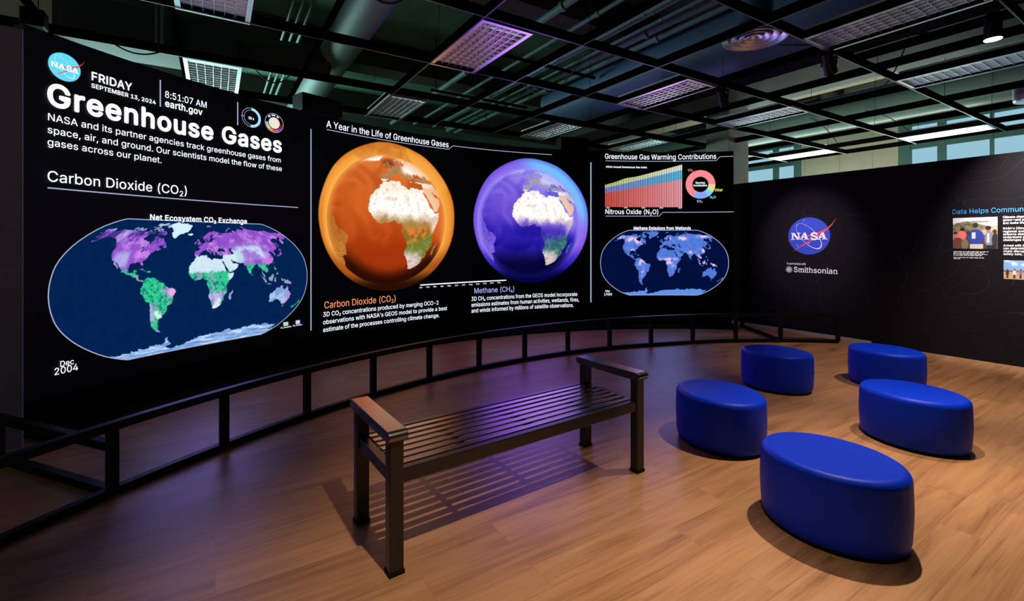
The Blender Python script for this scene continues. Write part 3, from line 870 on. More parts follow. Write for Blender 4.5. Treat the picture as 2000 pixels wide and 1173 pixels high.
    '8': "453|226 -7 178 -2 136 11 101 33 74 62 57 96 52 135 55 166 65 195 81 220 101 241 125 256 153 265 153 267 119 282 93 308 76 342 70 380 75 417 90 450 114 477 146 498 184 511 226 516 269 511 306 498 337 477 361 450 377 417 382 380 376 342 359 308 333 282 300 267 300 265 327 256 351 241 372 220 387 195 397 166 401 135 395 96 378 62 352 33 317 11 275 -2/226 49 258 52 285 60 307 74 323 91 333 113 337 139 333 165 322 189 305 208 283 223 256 232 226 235 196 232 169 223 147 208 130 189 119 165 115 139 119 113 129 91 145 74 167 60 195 52/226 290 274 300 293 313 307 330 316 351 319 376 316 399 308 420 294 437 275 449 226 460 177 449 159 437 145 420 136 399 133 376 136 351 145 330 159 313 178 300",
    '9': "453|226 516 271 510 310 494 343 468 368 434 384 393 389 347 385 309 373 270 315 168 200 0 130 0 301 248 307 248 287 221 257 202 218 195 175 199 137 214 106 237 83 269 68 307 64 352 69 397 85 436 110 469 143 494 182 510/226 460 199 457 174 446 154 429 138 407 129 381 125 352 129 322 138 295 154 274 174 257 199 247 226 243 254 247 279 257 299 273 314 295 324 321 327 350 324 381 314 407 299 429 279 446 254 457",
    '.': "188|95 -4 78 -1 63 9 53 24 50 41 53 59 63 73 78 83 95 87 113 83 128 73 138 59 141 41 138 24 128 9 113 -1",
    ',': "188|38 -119 68 71 137 71 84 -119",
    ':': "188|95 -4 78 -1 63 9 53 24 50 41 53 59 63 73 78 83 95 87 113 83 128 73 138 59 141 41 138 24 128 9 113 -1/95 271 78 274 63 284 53 299 50 316 53 334 63 349 78 359 95 362 113 359 128 349 138 334 141 316 138 299 128 284 113 274",
    ';': "188|38 -119 68 71 137 71 84 -119/103 271 86 274 71 284 61 299 58 316 61 334 71 349 86 359 103 362 121 359 136 349 146 334 149 316 146 299 136 284 121 274",
    '(': "273|89 207 101 324 132 441 177 539 236 539 191 428 161 313 151 207 160 115 188 16 236 -96 177 -96 139 -21 111 55 95 131",
    ')': "273|37 -96 86 18 113 116 122 207 112 313 82 428 37 539 97 539 142 441 173 323 184 207 178 130 161 53 134 -22 97 -96",
    '-': "453|337 244 337 188 114 188 114 244",
    "'": "206|78 318 70 509 136 509 128 318",
    '—': "699|699 244 699 188 0 188 0 244",
    ' ': "188|",
}
COASTS = """
L -6,36 -2,35 3,37 10,37.3 11,34 10,33.6 15,32.3 19,30.3 20,32.5 23,32.5 29,31 32.5,31.2 32.5,29.9 33.5,27.5 35.5,24 37.2,21 37.4,18.8 39.5,15.5 43.2,12.5 43.5,11.3 51.2,11.8 50.5,9 48,4.5 44,1 41.5,-1.9 39.5,-4.5 39,-7 40.5,-10.6 40.6,-15 37,-17.8 34.9,-19.9 35.5,-23.8 32.7,-26 32.4,-28.5 30.5,-31 28,-33 25.6,-34 20,-34.8 18.4,-34 18.2,-31.7 16.5,-28.6 14.5,-23 12,-18 11.8,-16.5 13.5,-12.5 13.2,-9 12.2,-6 9.5,-2.5 8.9,-.7 9.7,1 9.6,3.8 8.5,4.6 6,4.3 4.3,6.3 1,5.9 -2,4.8 -7.6,4.4 -11.5,6.9 -13.3,9 -15,11 -16.8,12.5 -17.4,14.7 -16.4,18 -17,21 -15.9,23.8 -13,27.7 -9.8,29.7 -9.3,32.5 -6.8,34
L -9,43.2 -1.8,43.4 -1.2,45.8 -2.5,47.3 -4.7,48.4 -1.5,48.8 -1.8,49.7 1.5,50.2 3,51.3 4.7,53 8.5,53.7 8.2,56.8 10.6,57.7 10.5,55.5 10,54.4 12.5,54.4 14,53.9 18.5,54.7 21,55.2 21.2,57 24,57.2 23.5,59.2 28,59.6 30,60 25,60.2 22.5,60.2 21.3,61 21.5,63 25.3,65.1 22.3,65.8 21,64.7 17.5,62 17.2,60.7 19,59.8 16.6,58 16,56.2 14.2,55.4 12.9,55.6 11.2,58.8 10.5,59.3 8,58 5.5,59 5,62 10.5,64.5 13,67 15.5,68.6 20,70 25.7,71.1 31,70.3 33,69.5 41,67.5 40.5,66.3 33.5,66.7 35,64.4 38,64.2 40.5,64.6 40,65.6 44,66.2 43.5,68.5 46.5,68 46,66.8 54,68.5 60,69 61,69.8 68,68.5 67,71 69.5,73 73,71.5 72.5,68 74,67.5 74.5,71 80.5,73.5 87,75 98,76 104,77.6 113,74 120,73 127,73.3 130,71 140,72.6 150,71.4 160,69.8 170,69.5 180,68.8 180,65.1 177.5,64.6 179,62.4 170.5,60 164,60 163.2,58 162.3,56 160,53.2 156.8,51 155.7,55 156.8,57.8 161.5,60.5 164,62.5 157,61.6 154.5,59.5 143,59.3 135.5,54.8 138.5,53.7 141.3,53.2 140.4,50 140,48 135.5,44 132,43.2 130.5,42.3 127.5,40 127.8,38.5 129.4,36.5 129,35.2 126.4,34.4 126.5,37 125,38 124.5,39.9 121.3,39 121.8,40.9 118,39.2 119,37.3 122.5,37 119.3,35 121.8,31.8 121.8,29 119.7,25.8 117,23.5 113.5,22.2 110.3,20.5 109.7,21.5 108,21.5 105.8,19 107.5,16.5 109.2,13.5 109,11.4 106.7,10 105,8.7 104.8,10.3 102.5,12 101,13.4 100,13.3 99.3,10 100.3,8 102,6.3 103.4,4.5 103.5,2 104.2,1.3 101.3,3 100.3,6 98.3,8.2 98.7,11.5 97.6,16.4 95.3,15.8 94.3,17.5 91.8,22.4 89,21.8 86.9,21 85,19.5 82.3,16.6 80.2,15 80.1,12 79.8,10.3 77.6,8.1 76.3,10 74.8,13.5 73,18 72.8,21 70,20.8 69,22.3 67,24.8 61.5,25.1 57.3,25.7 56.5,27 51.5,27.9 50,30.1 48,30 48.8,27.8 50.2,26.2 50.9,24.8 51.5,25.9 51.6,24.4 54,24.1 56.4,26.2 56.6,24.4 59.8,22.4 57.8,19 55.2,17.4 52,15.6 45,12.8 43.5,12.7 42.8,15.5 40.8,19.5 39,21.8 37,25 35,28.1 34.9,29.4 34.3,27.8 32.6,29.9 32.5,31.2 34.3,31.3 35.9,35 36,36.7 32.5,36.1 30.6,36.7 27.5,36.8 26.4,39.3 26.2,40 29,40.6 29,41.2 31.5,41.3 35,42 38.5,41 41.5,41.5 39,44 37,45.3 39,47.2 35,46.2 35.3,45.2 33.5,44.5 32.7,46 30.8,46.5 28.7,44.5 27.7,42.6 28.9,41.2 26.3,40.8 23.8,40.4 23,39 24,37.8 22.8,36.6 21.5,37 20.5,38.8 19.4,41.5 16,43.6 13.7,45.2 12.3,45.3 12.5,44 14.3,42.4 16,41.8 18.4,40.2 17,40.4 16.7,38.8 15.8,38 15.6,40 12.3,41.7 10.3,43.7 8.5,44.3 6,43.1 3.2,43.2 3.1,41.9 0,40 -.3,38.6 -2,36.8 -5.5,36.1 -8.8,37 -9.4,38.8 -8.8,41
L -168,65.6 -163,67 -166,68.4 -157,71.3 -141,69.7 -129,70 -124,69.5 -115,68.2 -108,68 -96,68 -94,71.5 -91,69.3 -87,68 -81.5,69 -82,67 -87,65.5 -91,63.5 -94.5,60 -94.5,58.5 -92.5,57 -88,56.5 -82.3,55 -82,53 -79.5,51.3 -78.8,54.5 -76.6,56.8 -78.3,59 -77.5,62.4 -73.5,62.3 -69.5,61 -69,58.9 -66,58.8 -64.5,60.3 -61.5,57 -57.5,54 -56,52 -60,50.2 -66.5,50.2 -69.5,48 -65,49 -65,47 -61,45.5 -66,43.6 -67,44.8 -70.5,43.3 -70.5,41.8 -74,40.6 -75.5,38 -76,35.3 -81,31.8 -80.1,27 -80.8,25.2 -82.5,27.8 -84,30 -89.5,30.2 -91,29.3 -94.7,29.4 -97.3,27.5 -97.5,23 -97,20 -94.5,18.2 -91.5,18.6 -90.4,21 -87,21.4 -88,18 -88.5,16 -83.3,15 -83.6,11 -81,8.8 -79.5,9.5 -77.3,8.5 -78,7.3 -80,7.3 -83,8.4 -85.8,10.5 -87.5,13 -92,14.5 -94.5,16.2 -99,16.6 -105.5,20 -105.5,22.5 -109,26 -112.5,30 -114.8,31.7 -113,28.8 -109.5,23.2 -112.2,25.5 -115,28 -117.2,32.6 -120.6,34.6 -124.3,40.3 -124,46.3 -124.7,48.4 -122.8,49 -127.5,51 -130.5,54.5 -135,58.2 -140,59.8 -146,60.8 -151.5,59.3 -154,59 -158,56.5 -164.5,54.6 -158,58.5 -162,58.7 -166,61.5 -161,64.5
L -73,78.2 -62,81.8 -45,82.8 -31,83.5 -18,80.5 -20,75 -22,71.5 -27,68.5 -35,66 -41,63 -43.5,60 -48,61 -51,64 -53.5,67 -51,70 -55,72.5 -60,76 -68,76
L -80,73.5 -72,71.2 -61.5,66.5 -65,62.8 -72,64.3 -78,65 -73,68 -80,70 -89,70.5 -89,73.2
L -117,70 -115,73.2 -105,72.8 -102,69 -115,69
L -125,72 -121,74.5 -116,73.5 -120,71.4
L -90,77 -75,78.5 -62,82.5 -75,83 -91,81.5
L -96,76.5 -80,75.8 -80,74.6 -95,74.8
L -59.3,47.8 -55.8,51.5 -53,47 -56,46.9
L -86,65 -81,63.5 -85,66
L -24,65.5 -22,64 -18.5,63.4 -13.7,65 -16,66.4 -21,66.2
L -5.5,50.1 1.2,51.2 1.6,52.8 0,53.5 -1.8,55.5 -2,57.7 -4,57.8 -3.2,58.6 -5.5,58.4 -5.5,56 -3.2,54.6 -4.5,53.2 -5,51.7 -3,51.4
L -10,52 -6.3,52.2 -5.7,54.6 -8,55.2 -10,54
L -77.3,8.5 -75,10.8 -71.7,12.3 -71,11.3 -68,11.2 -62,10.7 -60,8.5 -57,6 -52,4.7 -50,1 -48,-.8 -44.5,-2.5 -39,-3 -35.2,-5.5 -34.9,-8.5 -38.8,-13 -39.2,-17.8 -41,-22 -44.8,-23.2 -48.5,-26 -48.8,-28.5 -52.5,-33 -54.5,-34.8 -58.3,-34 -56.8,-36.5 -62,-39 -65,-41 -63.8,-42.8 -67.5,-46 -65.8,-47.8 -69,-51 -68.3,-53 -65.2,-54.8 -69,-55.4 -73.5,-52 -75.5,-48 -73.5,-42 -73.5,-37.2 -71.5,-31 -70.3,-23 -70.4,-18.4 -76.2,-14 -79,-8 -81.2,-5 -80,-2.8 -80.8,-1 -78.5,1.8 -77.3,4 -77.8,7
L 49.3,-12 50.4,-15.7 47.2,-25 45,-25.5 43.4,-22 44.5,-16.3
L 114.2,-22 113.7,-26 115.7,-32 115,-34.2 118,-35 123.5,-33.9 129,-31.6 134,-33 136,-35 137.8,-33 138.2,-35.6 140.5,-38 146.3,-39 150,-37.4 153,-31 153.2,-25.5 150.8,-23.2 146.3,-19 145.4,-15 142.5,-10.8 141,-17 139.5,-17.5 135.5,-15 137,-12.2 132.5,-11.5 130,-14.5 126,-14 122.2,-18 119,-20
L 144.7,-40.8 148.3,-40.9 147.5,-43.5 146,-43.4
L 131,-.8 134,-.9 135,-3.3 138,-1.7 144.5,-3.8 147.8,-6 150.5,-10.5 147,-9.5 143,-9.2 138,-8.3 137.8,-5.2 133,-4
L 109.2,1.8 111.5,2.6 114,4.8 117,7 119,5 117.7,1 116,-3.8 112,-3.3 110,-1.5
L 95.3,5.6 98.5,3.8 103.5,-.5 106,-3 105.7,-5.8 102,-4 98.7,1.7
L 105.3,-6.8 108.5,-6.7 112.7,-6.9 114.4,-8.5 108,-7.7
L 119,-3 120,.8 125,1.5 121,.4 123,-1 121.5,-2 122.8,-5 120.3,-5.5
L 120.3,16 120.7,18.5 122.2,18.4 121.6,15.9 124,12.7 120.7,13.8
L 122,7 125.5,9.7 126.5,7.5 125.4,5.6
L 130,31.5 131.8,33.7 135,33.7 136.8,34.5 140.8,35.5 141.9,39.6 141.3,41.4 139.9,39.5 137,37 132.5,35.5 130.8,34
L 140,42 141,45.4 145.3,43.3 143.2,42
L 142,46 142,53.5 143.3,54 144.5,49 143,46.8
L 120.2,23 121.5,25.2 121,22
L 108.8,19.3 110.8,20 110,18.3
L 79.8,8 81.8,7.5 80.3,6
L -84.8,22 -80,23 -74.3,20.2 -77.7,19.9 -82,22.5
L -74.3,18.5 -72,19.9 -68.5,18.6 -71.5,17.8
L 172.8,-34.5 175.8,-36.8 178.3,-37.8 175.3,-41.5 174,-39.3
L 172.7,-40.6 174.2,-41.8 170.7,-45.9 168.4,-46.6 166.6,-45.8 170,-43
L 11,79 20,80.4 27,80 20,77 15,77
L 52,71 55.5,73.5 68,76.8 60,75.5 57,71
L 95,79 100,81 105,79 100,78
L -180,-78 -165,-78.5 -158,-77 -150,-77 -137,-75 -120,-73.8 -103,-75 -100,-72.5 -90,-73 -80,-73.5 -75,-72 -68,-69 -65,-66 -58,-63.3 -62,-67 -61,-73 -62,-75.5 -76,-78 -60,-81.5 -45,-80 -36,-78 -26,-76.5 -15,-73 0,-70.5 15,-70 33,-69 40,-70 50,-67 60,-67.3 70,-68.5 72,-70.5 79,-68.7 90,-66.5 105,-66.3 120,-67 135,-66 145,-67 160,-69.8 170,-72 164,-77 170,-78 180,-78 180,-90 -180,-90
W 47,45 51.5,46.8 53,45 51,43.5 53.5,41 53.8,37.3 50,37.4 49,40.5 47.5,43
W -92,46.8 -88,48.5 -84.7,46.6 -88,46.7
W -88,42 -86,45.8 -82,45.5 -82.3,43.2 -84.5,45.3 -86.3,42.2
W 31.8,0.3 34,.2 33.5,-2.5 32,-2.4
"""
TEXTS = [  # part name, words, start and end along the arc (m), baseline and capital heights (m), weight, colour key
    ('day_text', 'FRIDAY', -8.395, -8.076, 2.902, 0.070, 2, 'W'),
    ('date_text', 'SEPTEMBER 13, 2024', -8.397, -7.871, 2.837, 0.036, 2, 'W'),
    ('clock_text', '8:51:07 AM', -7.786, -7.381, 2.930, 0.065, 1, 'W'),
    ('address_text', 'earth.gov', -7.786, -7.424, 2.843, 0.065, 2, 'W'),
    ('title_text', 'Greenhouse Gases', -8.706, -6.518, 2.604, 0.174, 3, 'W'),
    ('intro_text', 'NASA and its partner agencies track greenhouse gases from', -8.700, -6.532, 2.480, 0.057, 1, 'W'),
    ('intro_text', 'space, air, and ground. Our scientists model the flow of these', -8.703, -6.518, 2.378, 0.057, 1, 'W'),
    ('intro_text', 'gases across our planet.', -8.703, -7.818, 2.280, 0.057, 1, 'W'),
    ('section_text', 'Carbon Dioxide (CO_2)', -8.703, -7.580, 1.994, 0.085, 1, 'W'),
    ('map_caption', 'Net Ecosystem CO_2 Exchange', -7.921, -6.939, 1.725, 0.052, 2, 'W'),
    ('month_text', 'Dec', -8.618, -8.523, 0.498, 0.045, 1, 'W'),
    ('year_text', '2004', -8.657, -8.494, 0.440, 0.055, 1, 'W'),
    ('legend_text', 'CO_2 absorption', -6.534, -6.396, 0.465, 0.018, 1, 'W'),
    ('legend_text', 'CO_2 emission', -6.376, -6.255, 0.468, 0.018, 1, 'W'),
    ('heading_text', 'A Year in the Life of Greenhouse Gases', -5.920, -3.961, 3.035, 0.088, 1, 'W'),
    ('globe_caption', 'Carbon Dioxide (CO_2)', -5.950, -4.866, 0.643, 0.090, 1, 'O'),
    ('globe_text', '3D CO_2 concentrations produced by merging OCO-2', -5.966, -4.137, 0.536, 0.060, 1, 'W'),
    ('globe_text', "observations with NASA's GEOS model to provide a best", -5.966, -3.986, 0.436, 0.059, 1, 'W'),
    ('globe_text', 'estimate of the processes controlling climate change.', -5.966, -4.125, 0.335, 0.059, 1, 'W'),
    ('globe_caption', 'Methane (CH_4)', -3.495, -2.753, 0.673, 0.086, 1, 'L'),
    ('globe_text', '3D CH_4 concentrations from the GEOS model incorporate', -3.547, -1.544, 0.551, 0.066, 1, 'W'),
    ('globe_text', 'emissions estimates from human activities, wetlands, fires,', -3.547, -1.512, 0.452, 0.066, 1, 'W'),
    ('globe_text', 'and winds informed by millions of satellite observations.', -3.547, -1.616, 0.355, 0.066, 1, 'W'),
    ('heading_text', 'Greenhouse Gas Warming Contributions', -1.012, 1.030, 3.047, 0.093, 1, 'W'),
    ('chart_caption', 'NOAA Annual Greenhouse Gas Index', -0.991, -0.217, 2.886, 0.032, 2, 'W'),
    ('heading_text', 'Nitrous Oxide (N_2O)', -1.004, -0.010, 2.039, 0.086, 1, 'W'),
    ('map_caption', 'Methane Emissions from Wetlands', -0.466, 0.583, 1.754, 0.054, 2, 'W'),
    ('month_text', 'Mar', -1.004, -0.916, 0.609, 0.038, 1, 'W'),
    ('year_text', '1985', -1.030, -0.880, 0.545, 0.045, 1, 'W'),
    ('donut_label', 'CO_2', 0.532, 0.624, 2.828, 0.040, 2, 'P'),
    ('donut_label', 'Other', 1.007, 1.144, 2.453, 0.047, 2, 'Y'),
    ('donut_label', 'N_2O', 0.921, 1.025, 2.326, 0.043, 2, 'C'),
    ('donut_label', 'CH_4', 0.692, 0.792, 2.253, 0.043, 2, 'L'),
    ('donut_label', 'Warming', 0.665, 0.833, 2.596, 0.034, 2, 'W'),
    ('donut_label', 'Contributions', 0.629, 0.871, 2.547, 0.034, 2, 'W'),
    ('timer_text', '58 s', -6.921, -6.858, 2.923, 0.029, 2, 'W'),
    ('month_label', 'Jan', -4.472, -4.417, 0.811, 0.021, 1, 'W'),
    ('month_label', 'Feb', -4.351, -4.294, 0.811, 0.021, 1, 'W'),
    ('month_label', 'Mar', -4.227, -4.170, 0.811, 0.022, 1, 'W'),
    ('month_label', 'Apr', -4.103, -4.045, 0.811, 0.022, 1, 'W'),
    ('month_label', 'May', -3.977, -3.919, 0.812, 0.022, 1, 'W'),
    ('month_label', 'Jun', -3.850, -3.791, 0.813, 0.022, 1, 'W'),
    ('month_label', 'Jul', -3.722, -3.662, 0.814, 0.023, 1, 'W'),
    ('month_label', 'Aug', -3.592, -3.533, 0.815, 0.023, 1, 'W'),
    ('month_label', 'Sep', -3.462, -3.402, 0.817, 0.023, 1, 'W'),
    ('month_label', 'Oct', -3.331, -3.270, 0.819, 0.023, 1, 'W'),
    ('month_label', 'Nov', -3.199, -3.138, 0.821, 0.023, 1, 'W'),
    ('month_label', 'Dec', -3.066, -3.004, 0.824, 0.023, 1, 'W'),
    ('year_label', '1980', -0.992, -0.926, 2.139, 0.023, 1, 'W'),
    ('year_label', '1990', -0.652, -0.586, 2.142, 0.024, 1, 'W'),
    ('year_label', '2000', -0.318, -0.253, 2.144, 0.024, 1, 'W'),
    ('year_label', '2010', 0.015, 0.079, 2.144, 0.024, 1, 'W'),
    ('year_label', '2020', 0.360, 0.423, 2.143, 0.024, 1, 'W'),
]
LINES = [
    ('rule_line', [(-8.703, 1.942), (-6.306, 1.95)], 0.010),
    ('divider_line', [(-7.829, 3.086), (-7.829, 2.826)], 0.012),
    ('divider_line', [(-7.045, 3.083), (-7.045, 2.825)], 0.012),
    ('divider_line', [(-6.134, 2.967), (-6.134, 0.382)], 0.014),
    ('divider_line', [(-1.282, 2.973), (-1.282, 0.428)], 0.022),
    ('rule_line', [(-5.915, 3.003), (-3.961, 3.007), (-3.884, 3.071), (-2.035, 3.078)], 0.010),
    ('rule_line', [(-1.004, 3.011), (1.034, 3.015), (1.096, 3.082), (1.324, 3.083)], 0.011),
    ('rule_line', [(-1.004, 1.999), (0.008, 2.003), (0.071, 2.072), (1.329, 2.074)], 0.011),
    ('timeline', [(-4.452, 0.858), (-2.903, 0.869)], 0.016),
]
WALL_TEXTS = [  # words, start and end along the wall (m), baseline and capital height (m), weight, colour key
    ('In partnership with', -4.277, -3.972, 1.141, 0.035, 1, 'W'),
    ('Smithsonian', -4.163, -3.508, 1.018, 0.086, 1, 'W'),
    ('Data Helps Communi', -2.141, -1.478, 1.887, 0.060, 1, 'B'),
    ('Climate chan', -1.671, -1.487, 1.812, 0.025, 2, 'W'),
    ('globe—and p', -1.670, -1.491, 1.777, 0.025, 2, 'W'),
    ('and make the', -1.670, -1.483, 1.740, 0.025, 2, 'W'),
    ("NASA's Clima", -1.669, -1.483, 1.673, 0.025, 2, 'W'),
    ('regional and', -1.669, -1.487, 1.636, 0.025, 2, 'W'),
    ('airborne obse', -1.668, -1.478, 1.601, 0.025, 2, 'W'),
    ('understand a', -1.668, -1.487, 1.566, 0.025, 2, 'W'),
    ('challenges th', -1.668, -1.478, 1.531, 0.025, 2, 'W'),
    ('Armed with th', -1.667, -1.478, 1.462, 0.025, 2, 'W'),
    ('can determin', -1.667, -1.483, 1.427, 0.025, 2, 'W'),
    ('chain disrup', -1.666, -1.487, 1.392, 0.025, 2, 'W'),
    ('safety nets, a', -1.666, -1.478, 1.357, 0.025, 2, 'W'),
]

# ------------------------------------------------------------------ curved display
CX, CY, RS = 2.7095, 2.0507, 6.6234       # centre and radius of the display arc
S0, S1 = -8.852, 1.332                    # its ends, in metres along the arc
Z0, Z1 = 0.27, 3.18


def arc(s, z, off=0.0):
    a = s / RS
    r = RS - off
    return Vector((CX + r * math.sin(a), CY + r * math.cos(a), z))


def arc_np(s, z, off):
    a = np.asarray(s) / RS
    r = RS - off
    return np.stack([CX + r * np.sin(a), CY + r * np.cos(a), np.asarray(z) + 0 * a], -1)


def on_wall(v, z, off=0.0):
    return P(8.27 - off, v, z)


def wall_np(v, z, off):
    v = np.asarray(v, float)
    u = 8.27 - off
    return np.stack([u * AX + v * BX, u * AY + v * BY, np.asarray(z, float) + 0 * v], -1)


mid = arc((S0 + S1) / 2, 0)
SCR = thing('display_wall', 'huge curved black screen wall showing lit globes, maps and text', 'screen', mid)


def arc_slab(s0, s1, z0, z1, o0, o1, n):
    m = MB()
    vs, fs = [], []
    for i in range(n + 1):
        s = s0 + (s1 - s0) * i / n
        vs += [arc(s, z0, o0), arc(s, z1, o0), arc(s, z1, o1), arc(s, z0, o1)]
    for i in range(n):
        a, b = 4 * i, 4 * i + 4
        for k in range(4):
            fs.append((a + k, a + (k + 1) % 4, b + (k + 1) % 4, b + k))
    fs += [(0, 3, 2, 1), (4 * n, 4 * n + 1, 4 * n + 2, 4 * n + 3)]
    return m.add(vs, fs)


arc_slab(S0, S1, Z0, Z1, -0.004, -0.11, 140).build('screen_panel', M_led, SCR, True, angle=40)
arc_slab(S0 + 0.02, S1 - 0.02, 0.0, Z0, -0.03, -0.10, 120).build('skirt', M_skirt, SCR)
arc_slab(S0 + 0.02, S1 - 0.02, 0.0, 0.035, 0.42, -0.03, 120).build('black_base', M_skirt, SCR)  # low black strip over the floor in front of the skirt
bk = MB()
for i in range(9):
    s = S0 + 0.3 + (S1 - S0 - 0.6) * i / 8
    bk.bar(arc(s, 0, -0.16), arc(s, 3.1, -0.16), 0.08, 0.08)
    bk.bar(arc(s, 0.04, -0.16), arc(s, 0.04, -0.8), 0.08, 0.08)
bk.build('support_frame', M_black, SCR)

# ---- lettering
_g = {}


def fill_outlines(sets):
    """Triangulated fill of several outline sets (holes kept), one result per set."""
    tmp = []
    for loops in sets:
        cu = bpy.data.curves.new('outline', 'CURVE')
        cu.dimensions = '2D'
        cu.fill_mode = 'BOTH'
        for l in loops:
            sp = cu.splines.new('POLY')
            sp.points.add(len(l) - 1)
            for p, q in zip(sp.points, l):
                p.co = (q[0] / 1000, q[1] / 1000, 0, 1)
            sp.use_cyclic_u = True
        o = bpy.data.objects.new('outline', cu)
        COL.objects.link(o)
        tmp.append(o)
    bpy.context.view_layer.update()
    dg = bpy.context.evaluated_depsgraph_get()
    out = []
    for o in tmp:
        me = bpy.data.meshes.new_from_object(o.evaluated_get(dg))
        me.calc_loop_triangles()
        out.append(([(v.co.x * 1000, v.co.y * 1000) for v in me.vertices], [tuple(t.vertices) for t in me.loop_triangles]))
        bpy.data.meshes.remove(me)
    for o in tmp:
        c_ = o.data
        bpy.data.objects.remove(o)
        bpy.data.curves.remove(c_)
    return out


def load_glyphs():
    sets, own = [], []
    for ch, t in GLYPHS.items():
        _g[ch] = (float(t.split('|')[0]), [], [])
        for grp in t.split('|')[1].split('+'):
            loops = []
            for c in grp.split('/'):
                q = [float(x) for x in c.split()]
                if q:
                    loops.append([(q[i], q[i + 1]) for i in range(0, len(q), 2)])
            if loops:
                sets.append(loops)
                own.append(ch)
    for ch, (v, f) in zip(own, fill_outlines(sets)):
        _, v0, f0 = _g[ch]
        n = len(v0)
        v0 += v
        f0 += [tuple(i + n for i in t) for t in f]


load_glyphs()


def glyph(ch):
    return _g[ch]


BOLD = {4: (10, 8), 1: (3, 4), 2: (17, 8), 3: (25, 10)}


def word_mesh(text, weight):
    r, n = BOLD[weight]
    x, sub = 0.0, False
    vs, fs = [], []
    for ch in text:
        if ch == '_':
            sub = True
            continue
        adv, pts, tris = glyph(ch)
        k, dy = (0.62, -115) if sub else (1.0, 0.0)
        for j in range(n):
            a = 2 * PI * j / n + PI / 4
            b = len(vs)
            vs += [(x + px_ * k + r * math.cos(a), py_ * k + dy + r * math.sin(a), j * 1e-4) for px_, py_ in pts]
            fs += [tuple(i + b for i in t) for t in tris]
        x += adv * k + r * 1.3
        sub = False
    return np.array(vs), fs


def put_text(name, text, s0, s1, zb, cap, weight, m, where, off, parent):
    v, f = word_mesh(text, weight)
    x0, x1 = v[:, 0].min(), v[:, 0].max()
    s = s0 + (v[:, 0] - x0) * (s1 - s0) / (x1 - x0)
    z = zb + v[:, 1] * cap / 509.0
    me = bpy.data.meshes.new(name)
    me.from_pydata(where(s, z, off + v[:, 2]).tolist(), [], f)
    return link(name, me, m, parent)


for n, t, a, b, z, c, w, k in TEXTS:
    put_text(n, t, a, b, z, c, w, EM[k], arc_np, 0.006, SCR)


def ribbon(pts, w, where, off, mb=None):
    """Flat line of width w through points (s, z) on a surface."""
    mb = mb or MB()
    dense = []
    for (a, b), (c, d) in zip(pts[:-1], pts[1:]):
        k = max(1, int(abs(c - a) / 0.08))
        dense += [(a + (c - a) * i / k, b + (d - b) * i / k) for i in range(k)]
    dense.append(pts[-1])
    L, Rr = [], []
    for i, p in enumerate(dense):
        q0, q1 = dense[max(i - 1, 0)], dense[min(i + 1, len(dense) - 1)]
        dx, dz = q1[0] - q0[0], q1[1] - q0[1]
        l = math.hypot(dx, dz) or 1
        nx, nz = -dz / l * w / 2, dx / l * w / 2
        L.append(where(p[0] + nx, p[1] + nz, off))
        Rr.append(where(p[0] - nx, p[1] - nz, off))
    k = len(dense)
    return mb.add(L + Rr, [(i, k + i, k + i + 1, i + 1) for i in range(k - 1)])


for n, p, w in LINES:
    ribbon(p, w, arc, 0.005).build(n, EM['G' if n != 'timeline' else 'W'], SCR)


def sector(c, r0, r1, a0, a1, where, off, mb=None, n=None):
    mb = mb or MB()
    n = n or max(3, int(abs(a1 - a0) / 5))
    vs = []
    for i in range(n + 1):
        a = math.radians(a0 + (a1 - a0) * i / n)
        for r in (r0, r1):
            vs.append(where(c[0] + r * math.cos(a), c[1] + r * math.sin(a), off))
    return mb.add(vs, [(2 * i, 2 * i + 1, 2 * i + 3, 2 * i + 2) for i in range(n)])


# ---- round gauges beside the clock
c = (-6.888, 2.946)
g = sector(c, 0.083, 0.112, 90, -95, arc, 0.005).build('timer_ring', EM['I'], SCR)
m = sector(c, 0.106, 0.111, 90, 270, arc, 0.005)
sector(c, 0.082, 0.086, 95, 262, arc, 0.005, m)
ribbon([(c[0] - 0.115, c[1]), (c[0] - 0.08, c[1])], 0.008, arc, 0.005, m)
m.build('timer_outline', EM['G'], g)
c = (-6.612, 2.943)
g = sector(c, 0.109, 0.115, 0, 360, arc, 0.005).build('badge_ring', EM['G'], SCR)
sector(c, 0.001, 0.068, 0, 360, arc, 0.005).build('badge_face', emit('lit_cream', lin((240, 228, 212)), GAIN), g)
for i, k in enumerate(((110, 215, 230), (235, 215, 130), (240, 150, 60), (230, 90, 60), (150, 90, 210), (150, 40, 80), (140, 20, 60))):
    sector(c, 0.078, 0.106, 180 + i * 180 / 7, 180 + (i + 1) * 180 / 7, arc, 0.005).build('badge_segment', emit('lit_segment', lin(k), GAIN), g)
m = MB()
for i in range(9):
    if i not in (2, 6):
        sector(c, 0.084, 0.1, 140 - i * 10, 133 - i * 10, arc, 0.005, m)
m.build('badge_lettering', EM['W'], g)

# ---- pictures held in the meshes: land shapes, noise
rng = np.random.RandomState(3)


def fractal(pts, depth, amp):
    p = pts
    for _ in range(depth):
        q = np.roll(p, -1, 0)
        d = q - p
        l = np.hypot(d[:, 0], d[:, 1])
        nrm = np.stack([-d[:, 1], d[:, 0]], 1)
        k = (rng.rand(len(p)) - 0.5) * amp
        k[(l > 25) | (l < 0.25)] = 0
        mp = (p + q) / 2 + nrm * k[:, None]
        p = np.stack([p, mp], 1).reshape(-1, 2)
    return p


